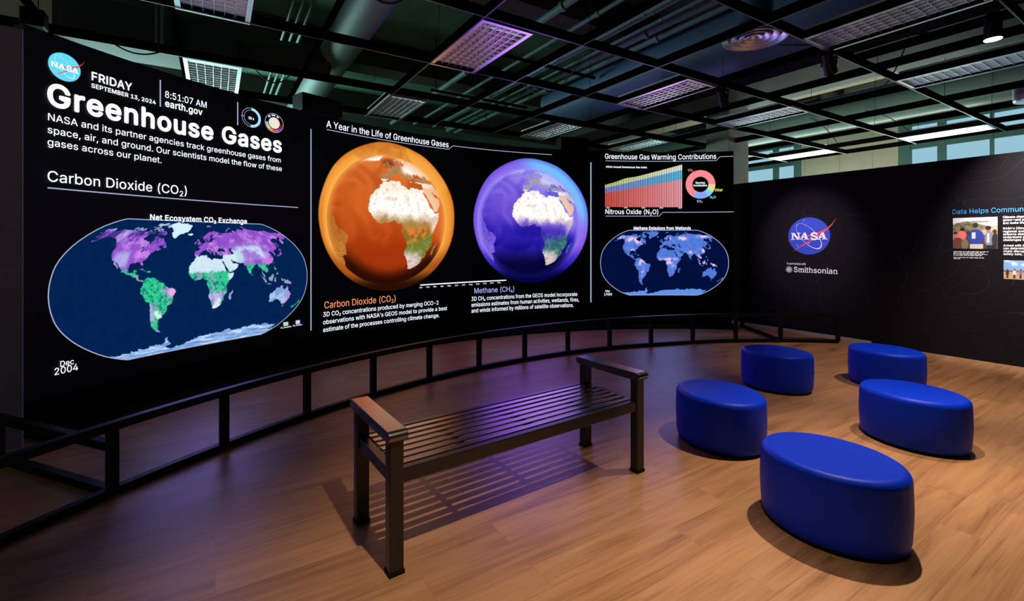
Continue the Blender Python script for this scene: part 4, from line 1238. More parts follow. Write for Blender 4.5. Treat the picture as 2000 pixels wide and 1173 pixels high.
LW, LH = 1800, 900
land = np.zeros((LH, LW), np.float32)
lats = 90 - (np.arange(LH) + 0.5) * 180 / LH
for ln in COASTS.strip().split('\n'):
    tok = ln.split()
    pg = fractal(np.array([[float(x) for x in t.split(',')] for t in tok[1:]]), 3, 0.42)
    val = 1.0 if tok[0] == 'L' else 0.0
    x0, y0 = pg[:, 0], pg[:, 1]
    x1, y1 = np.roll(x0, -1), np.roll(y0, -1)
    for r in np.nonzero((lats <= y0.max()) & (lats >= y0.min()))[0]:
        la = lats[r]
        k = (y0 > la) != (y1 > la)
        xs = np.sort(x0[k] + (la - y0[k]) / (y1[k] - y0[k]) * (x1[k] - x0[k]))
        for a, b in zip(xs[::2], xs[1::2]):
            i, j = int(round((a + 180) / 360 * LW)), int(round((b + 180) / 360 * LW))
            land[r, max(i, 0):max(j, 0)] = val


def bil(img, x, y, wrap=True):
    h, w = img.shape
    xi, yi = np.floor(x).astype(int), np.floor(y).astype(int)
    fx, fy = x - xi, y - yi
    X0, X1 = xi % w, (xi + 1) % w
    Y0, Y1 = (yi % h, (yi + 1) % h) if wrap else (np.clip(yi, 0, h - 1), np.clip(yi + 1, 0, h - 1))
    return (img[Y0, X0] * (1 - fx) + img[Y0, X1] * fx) * (1 - fy) + (img[Y1, X0] * (1 - fx) + img[Y1, X1] * fx) * fy


def is_land(lon, lat):
    lon = (lon + 180) % 360
    return bil(land, lon / 360 * LW - 0.5, (90 - lat) / 180 * LH - 0.5, False)


LAT = rng.rand(256, 256)


def fbm(x, y, o=4, seed=0):
    t, a, n = 0, 0.5, 0
    for i in range(o):
        f = 2 ** i
        t = t + a * bil(LAT, x * f + seed * 17.3 + i * 31.7, y * f + seed * 9.1 + i * 11.3)
        n += a
        a *= 0.55
    return t / n


def sm(x, a, b):
    t = np.clip((x - a) / (b - a), 0, 1)
    return t * t * (3 - 2 * t)


def mixc(c, k, col):
    col = np.array(col, float)
    return c * (1 - k[..., None]) + col * k[..., None]


def to_lin(c):
    c = np.clip(c, 0, 255) / 255.0
    return np.where(c <= 0.04045, c / 12.92, ((c + 0.055) / 1.055) ** 2.4)


def picture(name, s, z, rgb, mask, where, off, m, parent):
    """Grid mesh carrying an image in its 'picture' attribute."""
    nz, nx = s.shape
    idx = np.arange(nz * nx).reshape(nz, nx)
    q = np.stack([idx[:-1, :-1], idx[:-1, 1:], idx[1:, 1:], idx[1:, :-1]], -1)
    if mask is not None:
        q = q[mask[:-1, :-1] & mask[:-1, 1:] & mask[1:, 1:] & mask[1:, :-1]]
    q = q.reshape(-1, 4)
    used = np.zeros(nz * nx, bool)
    used[q.ravel()] = True
    new = np.cumsum(used) - 1
    co = where(s.ravel(), z.ravel(), off)[used]
    me = bpy.data.meshes.new(name)
    me.vertices.add(len(co))
    me.vertices.foreach_set('co', co.ravel())
    me.loops.add(q.size)
    me.loops.foreach_set('vertex_index', new[q].ravel())
    me.polygons.add(len(q))
    me.polygons.foreach_set('loop_start', np.arange(0, q.size, 4))
    me.update(calc_edges=True)
    at = me.attributes.new('picture', 'FLOAT_COLOR', 'POINT')
    val = to_lin(rgb).reshape(-1, 3)[used]
    if m is M_picture:          # near-white areas of the display shine well past full scale
        val = val * (1 + 0.25 * sm(val.min(1), 0.55, 0.9))[:, None]
    col = np.concatenate([val, np.ones((len(co), 1))], 1)
    at.data.foreach_set('color', col.ravel())
    return link(name, me, m, parent)


RX = np.array([1, .9986, .9954, .99, .9822, .973, .96, .9427, .9216, .8962, .8679, .835, .7986, .7597, .7186, .6732, .6213, .5722, .5322])
RY = np.array([0, .062, .124, .186, .248, .31, .372, .434, .4958, .5571, .6176, .6769, .7346, .7903, .8435, .8936, .9394, .9761, 1.0])


def robinson(cs, cz, hw, hh, nx, nz):
    s, z = np.meshgrid(np.linspace(-1, 1, nx), np.linspace(-1, 1, nz))
    lat = np.sign(z) * np.interp(np.abs(z), RY, np.arange(0, 91, 5))
    lon = s / np.interp(np.abs(lat), np.arange(0, 91, 5), RX) * 180
    return cs + s * hw, cz + z * hh, lon, lat, np.abs(lon) <= 180.6


def map_border(cs, cz, hw, hh, w, parent, m):
    pts = []
    for la in range(-90, 91, 5):
        k = abs(la) // 5
        pts.append((cs + RX[k] * hw, cz + math.copysign(RY[k], la) * hh))
    pts += [(2 * cs - a, b) for a, b in pts[::-1]]
    pts.append(pts[0])
    ribbon(pts, w, arc, 0.0035).build('map_border', m, parent)


# first map: carbon exchange
s, z, lon, lat, mk = robinson(-7.441, 1.080, 1.256, 0.645, 500, 256)
ld = is_land(lon, lat)
n1 = fbm(lon / 9, lat / 9, 5)
n2 = fbm(lon / 3.2, lat / 3.2, 4, 2)
n3 = fbm(lon / 22, lat / 22, 3, 5)
n4 = fbm(lon / 1.3, lat / 1.3, 3, 8)
jit = (n2 - 0.5) * 7
c = np.zeros(s.shape + (3,)) + np.array([2, 33, 78])
c = c * (0.86 + 0.28 * fbm(lon / 2, lat / 2, 3, 7))[..., None]
L = np.zeros_like(c) + np.array([146, 80, 200])
L = mixc(L, sm(n1, 0.5, 0.72) * 0.7, (208, 150, 238))
L = mixc(L, sm(n2, 0.5, 0.3) * 0.5, (104, 62, 168))
L = mixc(L, sm(lat, 50, 58) * sm(-lon, 60, 72) * sm(n1 + 0.4 * (n2 - 0.5), 0.62, 0.4) * 0.9, (58, 46, 130))
L = mixc(L, sm(lat, 34, 37) * sm(lat, 46, 42) * sm(-lon, 74, 78) * sm(-lon, 98, 92) * 0.55, (222, 164, 246))
L = mixc(L, sm(lat, 47, 40) * sm(lat, 22, 28) * sm(-lon, 98, 104) * sm(-lon, 124, 114) * (0.5 + 0.5 * n2), (176, 190, 232))
L = mixc(L, sm(lat, 52, 56) * sm(-lon, 118, 126) * sm(-lon, 140, 132) * 0.5, (214, 196, 240))
asia = sm(lon, 46, 56) * sm(lon, 118, 102) * sm(lat, 26, 32) * sm(lat, 53, 45)
L = mixc(L, asia * (0.3 + 0.7 * sm(n3 + 0.5 * (n1 - 0.5), 0.36, 0.56)), (190, 214, 234))
L = mixc(L, sm(lat, 20, 24) * sm(lat, 33, 29) * sm(lon, 98, 103) * sm(lon, 124, 120) * 0.9, (206, 116, 222))
tro = sm(lat + jit * 0.4, 25, 20) * sm(lat, -58, -50)
G = np.zeros_like(c) + np.array([38, 196, 132])
G = mixc(G, sm(n2, 0.52, 0.36) * 0.75, (18, 104, 112))
G = mixc(G, sm(n1 + 0.5 * (n4 - 0.5), 0.56, 0.66) * 0.85, (176, 128, 206))
G = mixc(G, sm(n4, 0.58, 0.72) * 0.55, (120, 246, 186))
G = mixc(G, sm(np.hypot((lon + 40) / 6, (lat + 8) / 6), 1.3, 0.5), (224, 168, 226))
L = L * (1 - tro[..., None]) + G * tro[..., None]
L = mixc(L, sm(lat, 20, 24) * sm(lat, 31, 27) * sm(lon, 68, 72) * sm(lon, 90, 86) * 0.7, (150, 120, 200))
sah = sm(lat + jit, 12.5, 16.5) * sm(lat, 37.6, 36) * sm(lon, -20, -18) * sm(lon, 62, 58)
sah = np.maximum(sah, sm(lon, 40, 45) * sm(lon, 54, 51) * sm(lat, 1, 4) * sm(lat, 13, 12))
L = mixc(L, sah, (204, 226, 238))
L = mixc(L, sah * sm(n4, 0.5, 0.7) * 0.35, (168, 192, 214))
L = mixc(L, sm(lon, 56, 60) * sm(lon, 74, 66) * sm(lat, 23, 26) * sm(lat, 42, 36) * 0.8, (180, 212, 228))
saf = sm(lat + jit * 0.6, -9, -15) * sm(lon, 8, 12) * sm(lon, 34, 29) * (lat > -37)
L = mixc(L, saf * (0.5 + 0.5 * sm(n2, 0.38, 0.6)), (196, 168, 232))
L = mixc(L, saf * sm(lat, -18, -24) * sm(n1, 0.4, 0.6), (212, 220, 246))
L = mixc(L, sm(lon, 42, 45) * sm(lon, 52, 50) * sm(lat, -10, -12) * sm(lat, -27, -25) * 0.8, (178, 150, 222))
L = mixc(L, sm(lat, -18, -23) * sm(lat, -46, -36) * sm(lon, -77, -75) * sm(lon, -66, -69), (176, 170, 218))
L = mixc(L, sm(lat, -27, -31) * sm(lon, -68, -65) * sm(lon, -54, -58) * sm(lat, -42, -36) * (0.5 + 0.5 * sm(n2, 0.4, 0.55)), (204, 244, 222))
L = mixc(L, (lon > 94) * (lon < 151) * (lat < 3) * (lat > -9.5) * 0.55, (196, 130, 214))
au = (lon > 110) & (lon < 156) & (lat < -10) & (lat > -40)
A = np.zeros_like(c) + np.array([120, 160, 206])
A = mixc(A, sm(n1, 0.42, 0.62) * 0.8, (178, 200, 234))
A = mixc(A, sm(lon + (n2 - 0.5) * 14, 140, 148) * 0.8, (184, 136, 220))
A = mixc(A, sm(lat + (n2 - 0.5) * 6, -17, -14) * 0.8, (176, 120, 214))
L = np.where(au[..., None], A, L)
ice = np.clip(sm(lat, 58.5, 60) * sm(-lon, 12, 14) * sm(-lon, 58, 52) + sm(lat, 73, 75) * sm(-lon, 20, 30), 0, 1)
L = mixc(L, ice, (206, 230, 244))
L = mixc(L, sm(lat, 67, 71) * sm(-lon, 60, 66) * (0.4 + 0.6 * sm(n2, 0.4, 0.6)), (150, 176, 214))
ant = sm(lat, -61, -63)
A = np.zeros_like(c) + np.array([120, 160, 220])
A = mixc(A, sm(fbm(lon / 26, lat / 2.2, 4, 9), 0.40, 0.62), (196, 220, 248))
A = mixc(A, sm(fbm(lon / 14, lat / 1.2, 4, 10), 0.52, 0.36) * 0.6, (92, 130, 196))
L = L * (1 - ant[..., None]) + A * ant[..., None]
c = c * (1 - ld[..., None]) + L * ld[..., None]
mp = picture('world_map', s, z, c, mk, arc_np, 0.002, M_picture, SCR)
map_border(-7.441, 1.080, 1.256, 0.645, 0.008, mp, EM['G'])
for a, b, k in ((-6.498, -6.435, (170, 226, 196)), (-6.339, -6.283, (226, 204, 248))):
    ribbon([(a, 0.513), (b, 0.513)], 0.046, arc, 0.005).build('legend_swatch', emit('lit_swatch', lin(k), GAIN), SCR)

# second map: wetlands
s, z, lon, lat, mk = robinson(0.074, 1.145, 1.172, 0.597, 300, 156)
ld = is_land(lon, lat)
n1 = fbm(lon / 7, lat / 7, 4, 11)
n2 = fbm(lon / 3, lat / 3, 4, 12)
c = np.zeros(s.shape + (3,)) + np.array([2, 14, 58])
L = np.zeros_like(c) + np.array([72, 112, 204])
L = mixc(L, sm(n2, 0.35, 0.75) * 0.6, (110, 140, 226))
hot = np.zeros_like(lon)
for lo, la, rx, ry, k in ((-92, 56, 22, 6, 1), (-115, 60, 16, 7, .7), (-150, 64, 12, 4, .9), (-80, 27, 5, 4, 1), (-90, 31, 8, 3, .8), (-75, 50, 12, 5, .7), (70, 61, 13, 5, 1.2), (150, 66, 22, 4, .8),
                          (-62, -3, 10, 4, 1), (-58, 5, 10, 4, .7), (-58, -20, 4, 8, .8), (-60, -34, 4, 4, .5), (18, 9, 26, 3, .9), (18, 0, 8, 4, 1.0), (30, -8, 6, 5, .4), (80, 25, 10, 4, 1.1), (105, 14, 8, 8, .8),
                          (114, 0, 14, 5, .8), (140, -5, 9, 4, 1.1), (115, 30, 9, 5, .8), (28, 62, 12, 5, .5)):
    hot += k * np.exp(-((lon - lo) / rx) ** 2 - ((lat - la) / ry) ** 2)
L = mixc(L, np.clip(hot * 1.5 * sm(n1, 0.36, 0.62), 0, 1), (236, 196, 244))
L = mixc(L, sm(hot * n2, 0.5, 0.75), (252, 226, 226))
ant = sm(lat, -61, -63)
L = mixc(L, ant, (94, 142, 224))
c = c * (1 - ld[..., None]) + L * ld[..., None]
mp = picture('world_map', s, z, c, mk, arc_np, 0.002, M_picture, SCR)
map_border(0.074, 1.145, 1.172, 0.597, 0.011, mp, EM['G'])


# ---- the two globes
def globe(cs, cz, es, ez, N, kind):
    RO, RE, D, F = 1.092, 0.944, 4.0, 3.657
    lo0, la0, roll = math.radians(-0.75), math.radians(6.92), math.radians(-0.25)
    g = np.linspace(-1.1, 1.1, N)
    X, Z = np.meshgrid(g, g)
    x, y = (X + cs - es) / F, (Z + cz - ez) / F
    x, y = x * math.cos(roll) + y * math.sin(roll), -x * math.sin(roll) + y * math.cos(roll)
    k2 = x * x + y * y
    disc = D * D - (1 + k2) * (D * D - 1) / 1.0
    # ray from (0,0,D) towards (x,y,-1): |p| = 1
    a = k2 + 1
    b = -D
    q = b * b - a * (D * D - 1)
    hit = q > 0
    t = (-b - np.sqrt(np.maximum(q, 0))) / a
    px_, py_, pz_ = t * x, t * y, D - t
    lat = np.arcsin(np.clip(py_ * math.cos(la0) + pz_ * math.sin(la0), -1, 1))
    lon = lo0 + np.arctan2(px_, pz_ * math.cos(la0) - py_ * math.sin(la0))
    lat, lon = np.degrees(lat), np.degrees(lon)
    ld = is_land(lon, lat) * hit
    r_out = np.hypot(X, Z) / RO
    r_in = np.hypot(X + cs - es, Z + cz - ez) / RE
    ang = np.arctan2(Z, X)
    wx, wz = fbm(X * 1.6 + 5, Z * 1.6, 2, 3), fbm(X * 1.6, Z * 1.6 + 9, 2, 4)
    sw = fbm(X * 1.5 + wx * 2.6, Z * 2.0 + wz * 2.6, 3, 5)
    n = fbm(lon / 8, lat / 8, 5, 1)
    nf = fbm(lon / 3, lat / 3, 4, 6)
    Y = Z / RO
    one = np.zeros(X.shape + (3,))
    edge = 0.004 * np.sin(ang * 9 + 4 * sw) * (Y > -0.2)
    hf = fbm(lon / 1.4, lat / 1.4, 3, 14)
    low = sm(r_in, 0.70, 0.95) * sm(Y, -0.30, -0.66)
    if kind == 'orange':
        ring = one + np.array([232, 150, 58])
        ring = mixc(ring, sm(r_out, 0.90, 1.0) * 0.6, (198, 98, 24))
        ring = mixc(ring, sm(r_in, 1.08, 1.0) * 0.6, (250, 178, 82))
        ring = mixc(ring, sm(sw, 0.42, 0.62) * sm(Y, 0.25, 0.75) * 0.7, (184, 100, 34))
        ring = mixc(ring, sm(sw, 0.55, 0.40) * sm(Y, -0.1, 0.4) * 0.35, (250, 176, 76))
        ring = mixc(ring, sm(Y, -0.35, -0.72) * 0.8, (146, 68, 16))
        ring = mixc(ring, sm(Y, -0.72, -0.93), (40, 15, 3))
        oc = one + np.array([204, 94, 32])
        oc = mixc(oc, sm(Y, 0.2, 0.7) * 0.55, (222, 122, 60))
        oc = mixc(oc, sm(Y, 0.15, -0.5), (160, 50, 10))
        oc = mixc(oc, sm(sw, 0.45, 0.68) * sm(Y, -0.95, -0.1) * 0.6, (222, 112, 50))
        oc = mixc(oc, sm(sw, 0.5, 0.3) * 0.5, (150, 52, 14))
        oc = mixc(oc, sm(np.hypot((lon + 2) / 14, (lat - 60) / 11), 1.2, 0.3) * 0.8, (112, 40, 22))
        oc = mixc(oc, low * 0.95, (36, 9, 2))
        oc = mixc(oc, sm(r_in, 0.86, 0.99) * sm(Y, -0.5, -0.1) * 0.5, (226, 132, 62))
        veil, vk = (226, 120, 50), 0.24
    else:
        ring = one + np.array([132, 102, 228])
        ring = mixc(ring, sm(X / RO + Y, 0.55, 1.05), (112, 186, 248))
        ring = mixc(ring, sm(r_out, 0.90, 1.0) * 0.5, (88, 60, 206))
        ring = mixc(ring, sm(r_in, 1.08, 1.0) * 0.5, (168, 146, 246))
        ring = mixc(ring, sm(X / RO, 0.55, 0.8) * sm(Y, 0.25, -0.2) * 0.6, (150, 96, 224))
        ring = mixc(ring, sm(Y, -0.35, -0.7), (54, 36, 190))
        ring = mixc(ring, sm(Y, -0.62, -0.93), (4, 4, 66))
        oc = one + np.array([104, 74, 204])
        oc = mixc(oc, sm(Y, 0.15, 0.65) * 0.8, (146, 124, 230))
        oc = mixc(oc, sm(X / RO + Y, 0.3, 0.95) * 0.6, (134, 156, 240))
        oc = mixc(oc, sm(Y + (sw - 0.5) * 0.5, 0.10, -0.25), (42, 28, 168))
        oc = mixc(oc, sm(Y, -0.2, -0.55), (12, 10, 116))
        oc = mixc(oc, sm(sw, 0.46, 0.66) * sm(Y, -0.4, 0.1) * 0.6, (168, 140, 238))
        oc = mixc(oc, sm(sw, 0.5, 0.3) * 0.5, (62, 36, 180))
        oc = mixc(oc, sm(np.hypot((lon - 2) / 22, (lat - 1) / 7), 1.2, 0.3) * 0.7, (30, 16, 142))
        oc = mixc(oc, sm(Y, -0.42, -0.72) * 0.9, (3, 3, 40))
        oc = mixc(oc, sm(r_in, 0.88, 0.99) * 0.5, (92, 66, 210))
        oc = mixc(oc, sm(Y, -0.55, -0.85) * 0.8, (4, 4, 60))
        veil, vk = (120, 96, 226), 0.22
    L = one + np.array([170, 130, 84])
    L = mixc(L, sm(n, 0.45, 0.7) * 0.6, (116, 100, 58))
    lat_ = lat
    lat = lat + (n - 0.5) * 9 + (nf - 0.5) * 6 + (hf - 0.5) * 3
    af = (lon > -20) & (lon < 62) & (lat_ < 37.6) & (lat_ > -37)
    Afr = one + np.array([248, 240, 232])
    Afr = mixc(Afr, sm(nf, 0.52, 0.74) * 0.5, (212, 190, 170))
    Afr = mixc(Afr, sm(hf, 0.6, 0.75) * 0.35, (190, 150, 120))
    O = kind == 'orange'
    Afr = mixc(Afr, sm(lat, 13, 4), (168, 128, 70) if O else (112, 84, 196))
    Afr = mixc(Afr, sm(lat, 14, 3) * sm(lon, 34, 42), (232, 214, 196))
    Afr = mixc(Afr, sm(lat, 4, -4) * sm(lon, 40, 33), (150, 100, 34) if O else (58, 54, 160))
    Afr = mixc(Afr, sm(lat, -3, -9), (104, 116, 44) if O else (40, 92, 104))
    Afr = mixc(Afr, sm(hf, 0.5, 0.66) * sm(lat, 0, -8) * 0.6, (150, 150, 70) if O else (96, 150, 130))
    Afr = mixc(Afr, sm(nf, 0.52, 0.68) * sm(lat, 6, 0) * sm(lat, -12, -5) * 0.8, (236, 124, 52) if O else (100, 80, 200))
    Afr = mixc(Afr, sm(lat, -13, -22) * sm(lon, 34, 22) * (0.45 + 0.55 * sm(nf, 0.35, 0.6)), (214, 206, 206))
    Afr = mixc(Afr, sm(lat, -22, -27) * sm(lon, 33, 29) * 0.7, (226, 204, 200))
    Afr = mixc(Afr, sm(hf, 0.56, 0.7) * sm(lat, -16, -22) * 0.5, (172, 130, 120))
    L = np.where(af[..., None], Afr, L)
    arab = (lon > 34) & (lat_ > 12) & (lat_ < 33) & (lon > 30 + (34 - lat_) * 0.62)
    L = np.where(arab[..., None], mixc(one + np.array([232, 190, 148]), n * 0.4, (250, 232, 208)), L)
    snow = np.clip(sm(lat, 40, 47) * sm(lon, 12, 20) + sm(lat, 62, 68), 0, 1) * sm(nf, 0.16, 0.30)
    snow = np.where((lon > 4) & (lon < 22) & (lat_ > 54) & (lat_ < 70), snow * sm(hf, 0.5, 0.62), snow)
    L = mixc(L, snow, (252, 248, 246))
    if not O:
        L = mixc(L, sm(lat_, 34, 40) * 0.55, (158, 176, 244))
    lat = lat_
    L = mixc(L, np.where((lon < -30) & (lat < 45), 0.5, vk * sm(lat, 14, 34) * 0.4 + vk * sm(r_in, 0.8, 1.0)), veil)
    L = np.where(((lon < -30) & (lat < 45))[..., None], mixc(one + (np.array([176, 108, 40]) if O else np.array([112, 84, 206])), sm(n, 0.4, 0.7) * 0.8, (196, 128, 54) if O else (136, 110, 226)), L)
    soft = np.clip(ld - 0.45 * sm(hf, 0.5, 0.7) * (lon < -30), 0, 1)
    ld = np.where(O, soft, np.clip(soft * (1 - 0.5 * sm(lat, 8, 0) * sm(lat, -6, -1) * (lon > -20)), 0, 1))
    # polar sea ice along the upper left limb
    cap = sm(r_in, 0.905, 0.93) * sm(r_in, 0.99, 0.975) * (lon < -18) * sm(lat, 54, 60) * sm(hf, 0.3, 0.42)
    cap = cap * (1.0 if O else 0.35)
    ld = np.maximum(ld, cap)
    L = mixc(L, cap, (255, 250, 248))
    c = oc * (1 - ld[..., None]) + L * ld[..., None]
    inn = sm(r_in, 1.004, 0.992)
    c = ring * (1 - inn[..., None]) + c * inn[..., None]
    rim = np.clip(sm(r_in, 0.93, 0.985) * inn, 0, 1)
    c = mixc(c, rim * 0.35 * sm(Y, -0.7, -0.2), ring.reshape(-1, 3).max(0))
    c = c * sm(r_out + edge, 1.006, 0.985)[..., None]
    return cs + X, cz + Z, c, r_out < 1.02


s, z, c, mk = globe(-4.940, 1.890, -4.969, 1.843, 330, 'orange')
picture('globe_picture', s, z, c, mk, arc_np, 0.002, M_picture, SCR)['label'] = 'orange globe'
s, z, c, mk = globe(-2.420, 1.897, -2.458, 1.846, 300, 'violet')
picture('globe_picture', s, z, c, mk, arc_np, 0.002, M_picture, SCR)['label'] = 'violet globe'

# ---- bar chart and ring chart
vs, cl_, fs = [], [], []
NB = 45
for i in range(NB):
    t = i / (NB - 1)
    a = -1.010 + 1.446 * i / NB
    b = a + 1.446 / NB * 0.68
    z1_ = 2.421 + 0.256 * t
    z2_ = 2.514 + 0.338 * t
    z3_ = 2.573 + 0.375 * t + 0.022 * math.exp(-((t - 0.27) / 0.1) ** 2)
    mixl = lambda p, q: [p[k] + (q[k] - p[k]) * t for k in range(3)]
    for lo_, hi_, k in ((2.167, z1_, mixl((218, 84, 72), (250, 168, 180))), (z1_, z2_, mixl((136, 132, 214), (92, 196, 232))),
                        (z2_, z3_, mixl((190, 214, 120), (246, 246, 236)))):
        n0 = len(vs)
        vs += [arc(a, lo_, 0.004), arc(b, lo_, 0.004), arc(b, hi_, 0.004), arc(a, hi_, 0.004)]
        cl_ += [k] * 4
        fs.append((n0, n0 + 1, n0 + 2, n0 + 3))
me = bpy.data.meshes.new('bar_chart')
me.from_pydata(vs, [], fs)
at = me.attributes.new('picture', 'FLOAT_COLOR', 'POINT')
at.data.foreach_set('color', np.concatenate([to_lin(np.array(cl_)), np.ones((len(cl_), 1))], 1).ravel())
link('bar_chart', me, M_picture, SCR)
DC = (0.754, 2.583)
sector(DC, 0.142, 0.262, 0, 240, arc, 0.004).build('donut_segment', EM['P'], SCR)
sector(DC, 0.142, 0.262, 240, 301, arc, 0.004).build('donut_segment', emit('lit_periwinkle', lin((140, 165, 240)), GAIN), SCR)
sector(DC, 0.142, 0.262, 301, 325, arc, 0.004).build('donut_segment', EM['C'], SCR)
sector(DC, 0.142, 0.262, 325, 360, arc, 0.004).build('donut_segment', emit('lit_straw', lin((226, 220, 150)), GAIN), SCR)

# ---- round emblem
SWOOSH = [(1.28, .92), (1.07, .60), (.80, .36), (.42, .18), (-.15, -.01), (-1.09, -.31), (-.15, -.065), (.32, .06), (.62, .16),
          (.28, -.10), (-.28, -.47), (-.84, -.88), (-.22, -.50), (.34, -.14), (.80, .24), (1.08, .55)]
NL = [[(0.1, 0), (.26, 0), (.26, 1), (.1, 1)], [(0, 0), (.38, 0), (.38, .1), (0, .1)], [(0, .9), (.32, .9), (.32, 1), (0, 1)],
      [(.1, 1), (.36, 1), (.90, 0), (.68, 0)], [(.76, 0), (.9, 0), (.9, 1), (.76, 1)], [(.62, .9), (1.02, .9), (1.02, 1), (.62, 1)]]
AL = [[(.06, 0), (.22, 0), (.56, 1), (.42, 1)], [(.60, 0), (.94, 0), (.64, 1), (.40, 1)], [(.22, .28), (.72, .28), (.70, .4), (.26, .4)],
      [(-.04, 0), (.34, 0), (.34, .1), (-.04, .1)], [(.5, 0), (1.04, 0), (1.04, .1), (.5, .1)]]


def emblem(c, rx, ry, where, base, parent, md, mr, mw):
    mp_ = lambda x, y, o: where(c[0] + x * rx, c[1] + y * ry, base + o)
    m = MB()
    n = 64
    m.add([mp_(math.cos(2 * PI * i / n), math.sin(2 * PI * i / n), 0) for i in range(n)], [tuple(range(n))])
    m.build('emblem_disc', md, parent)
    m = MB()
    rs = random.Random(5)
    for i in range(26):
        a, r = rs.uniform(0, 2 * PI), rs.uniform(0.35, 0.9)
        x, y, q = r * math.cos(a), r * math.sin(a), rs.choice((.012, .016, .026))
        if abs(y) > 0.3:
            m.add([mp_(x - q, y, .0006), mp_(x, y - q, .0006), mp_(x + q, y, .0006), mp_(x, y + q, .0006)], [(0, 1, 2, 3)])
    m.build('emblem_stars', mw, parent)
    m = MB()
    k = 56
    ring = []
    ca, sa = math.cos(math.radians(-50)), math.sin(math.radians(-50))
    for i in range(k + 1):
        a = 2 * PI * i / k
        wdt = 0.018 + 0.012 * math.cos(a)
        for w in (1 - wdt, 1 + wdt):
            x, y = .84 * w * math.cos(a), .36 * w * math.sin(a)
            ring.append(mp_(x * ca - y * sa, x * sa + y * ca, .0009))
    m.add(ring, [(2 * i, 2 * i + 1, 2 * i + 3, 2 * i + 2) for i in range(k)])
    m.build('emblem_orbit', mw, parent)
    (sv, tri), = fill_outlines([[[(x * 1000, y * 1000) for x, y in SWOOSH]]])
    MB().add([mp_(x / 1000, y / 1000, .0012) for x, y in sv], tri).build('emblem_swoosh', mr, parent)
    m = MB()
    for L_, x0, x1 in ((NL, -.86, -.40), (AL, -.42, .02), (None, .09, .44), (AL, .42, .86)):
        if L_:
            for q in L_:
                m.add([mp_(x0 + a * (x1 - x0), -.20 + b * .38, .0015) for a, b in q], [(0, 1, 2, 3)])
        else:
            v, f = word_mesh('S', 3)
            xa, xb = v[:, 0].min(), v[:, 0].max()
            m.add([mp_(x0 + (a - xa) / (xb - xa) * (x1 - x0), -.21 + b / 509 * .38, .0015 + h) for a, b, h in v], f)
    m.build('emblem_lettering', mw, parent)


emblem((-8.587, 2.941), 0.112, 0.112, arc, 0.004, SCR, EM['S'], EM['R'], EM['W'])

# ------------------------------------------------------------------ graphics on the black wall
INK_W = mat('white_ink', (0.9, 0.9, 0.88), 0.6)
INK_B = mat('blue_ink', lin((60, 150, 215)), 0.6)
INK_D = mat('royal_blue_ink', lin((38, 66, 190)), 0.6)
INK_R = mat('red_ink', lin((238, 72, 56)), 0.6)
INK_Y = mat('yellow_ink', lin((245, 195, 60)), 0.6)
INK_S = mat('sky_ink', lin((90, 160, 205)), 0.6)
e = on_wall(-3.93, 1.62)
t = thing('wall_emblem', 'round blue emblem with white letters and a red swoosh on the black wall', 'emblem', e)
emblem((-3.93, 1.623), 0.322, 0.306, on_wall, 0.002, t, INK_D, INK_R, INK_W)
t = thing('partner_sign', 'white serif partner lettering with a small sun disc below the blue emblem', 'sign', on_wall(-4.0, 1.0))
WT = {'W': INK_W, 'B': INK_B}
for txt, a, b, z, c, w, k in WALL_TEXTS[:1]:
    put_text('small_lettering', txt, a, b, z, c, w, INK_W, wall_np, 0.003, t)
txt, a, b, z, c, w, k = WALL_TEXTS[1]
o = put_text('large_lettering', txt, a, b, z, c, 4, INK_W, wall_np, 0.003, t)
m = MB()
wid = b - a
for x, h in ((.157, 0), (.215, 0), (.275, 0), (.318, 0), (.435, 0), (.492, 0), (.738, 0), (.792, 0), (.833, 0), (.955, 0), (.998, 0)):
    ribbon([(a + x * wid - 0.012, z + 0.003), (a + x * wid + 0.010, z + 0.003)], 0.006, on_wall, 0.0035, m)
m.build('letter_serifs', INK_W, t)
sector((-4.24, 1.055), 0.001, 0.055, 0, 360, on_wall, 0.003).build('sun_field', INK_S, t)
m = MB()
for i in range(12):
    a0 = math.radians(30 * i)
    m.add([on_wall(-4.24 + r * math.cos(a0 + d), 1.055 + r * math.sin(a0 + d), 0.0045) for r, d in ((.02, -.4), (.04, 0), (.02, .4))], [(0, 1, 2)])
sector((-4.24, 1.055), 0.001, 0.024, 0, 360, on_wall, 0.004, m)
m.build('sun_rays', INK_Y, t)

t = thing('wall_story_panel', 'blue heading and white paragraphs printed on the black wall at the right edge', 'wall text', on_wall(-1.8, 1.0))
for i, (txt, a, b, z, c, w, k) in enumerate(WALL_TEXTS[2:]):
    put_text('story_heading' if i == 0 else 'story_text', txt, a, b, z, c, w, WT[k], wall_np, 0.003, t)
m = MB()
rs = random.Random(2)
for i in range(6):
    z = 1.392 - i * 0.0165 - (0.012 if i > 3 else 0)
    x = -2.132
    end = (-1.80, -1.84, -1.81, -1.86, -1.84, -2.06)[i]
    while x < end:
        l = rs.uniform(0.012, 0.04)
        ribbon([(x, z), (min(x + l, end), z)], 0.0075, on_wall, 0.003, m)
        x += l + 0.007
m.build('photo_caption', INK_W, t)


def paint(nx, nz, ops, bg):
    x, y = np.meshgrid(np.linspace(0, 1, nx), np.linspace(0, 1, nz))
    c = bg(x, y)
    for k, a, b, rx, ry, col in ops:
        if k == 'e':
            q = sm(np.hypot((x - a) / rx, (y - b) / ry), 1.06, 0.94)
        else:
            q = ((np.abs(x - a) < rx) & (np.abs(y - b) < ry)).astype(float)
        c = mixc(c, q, col)
    return x, y, c


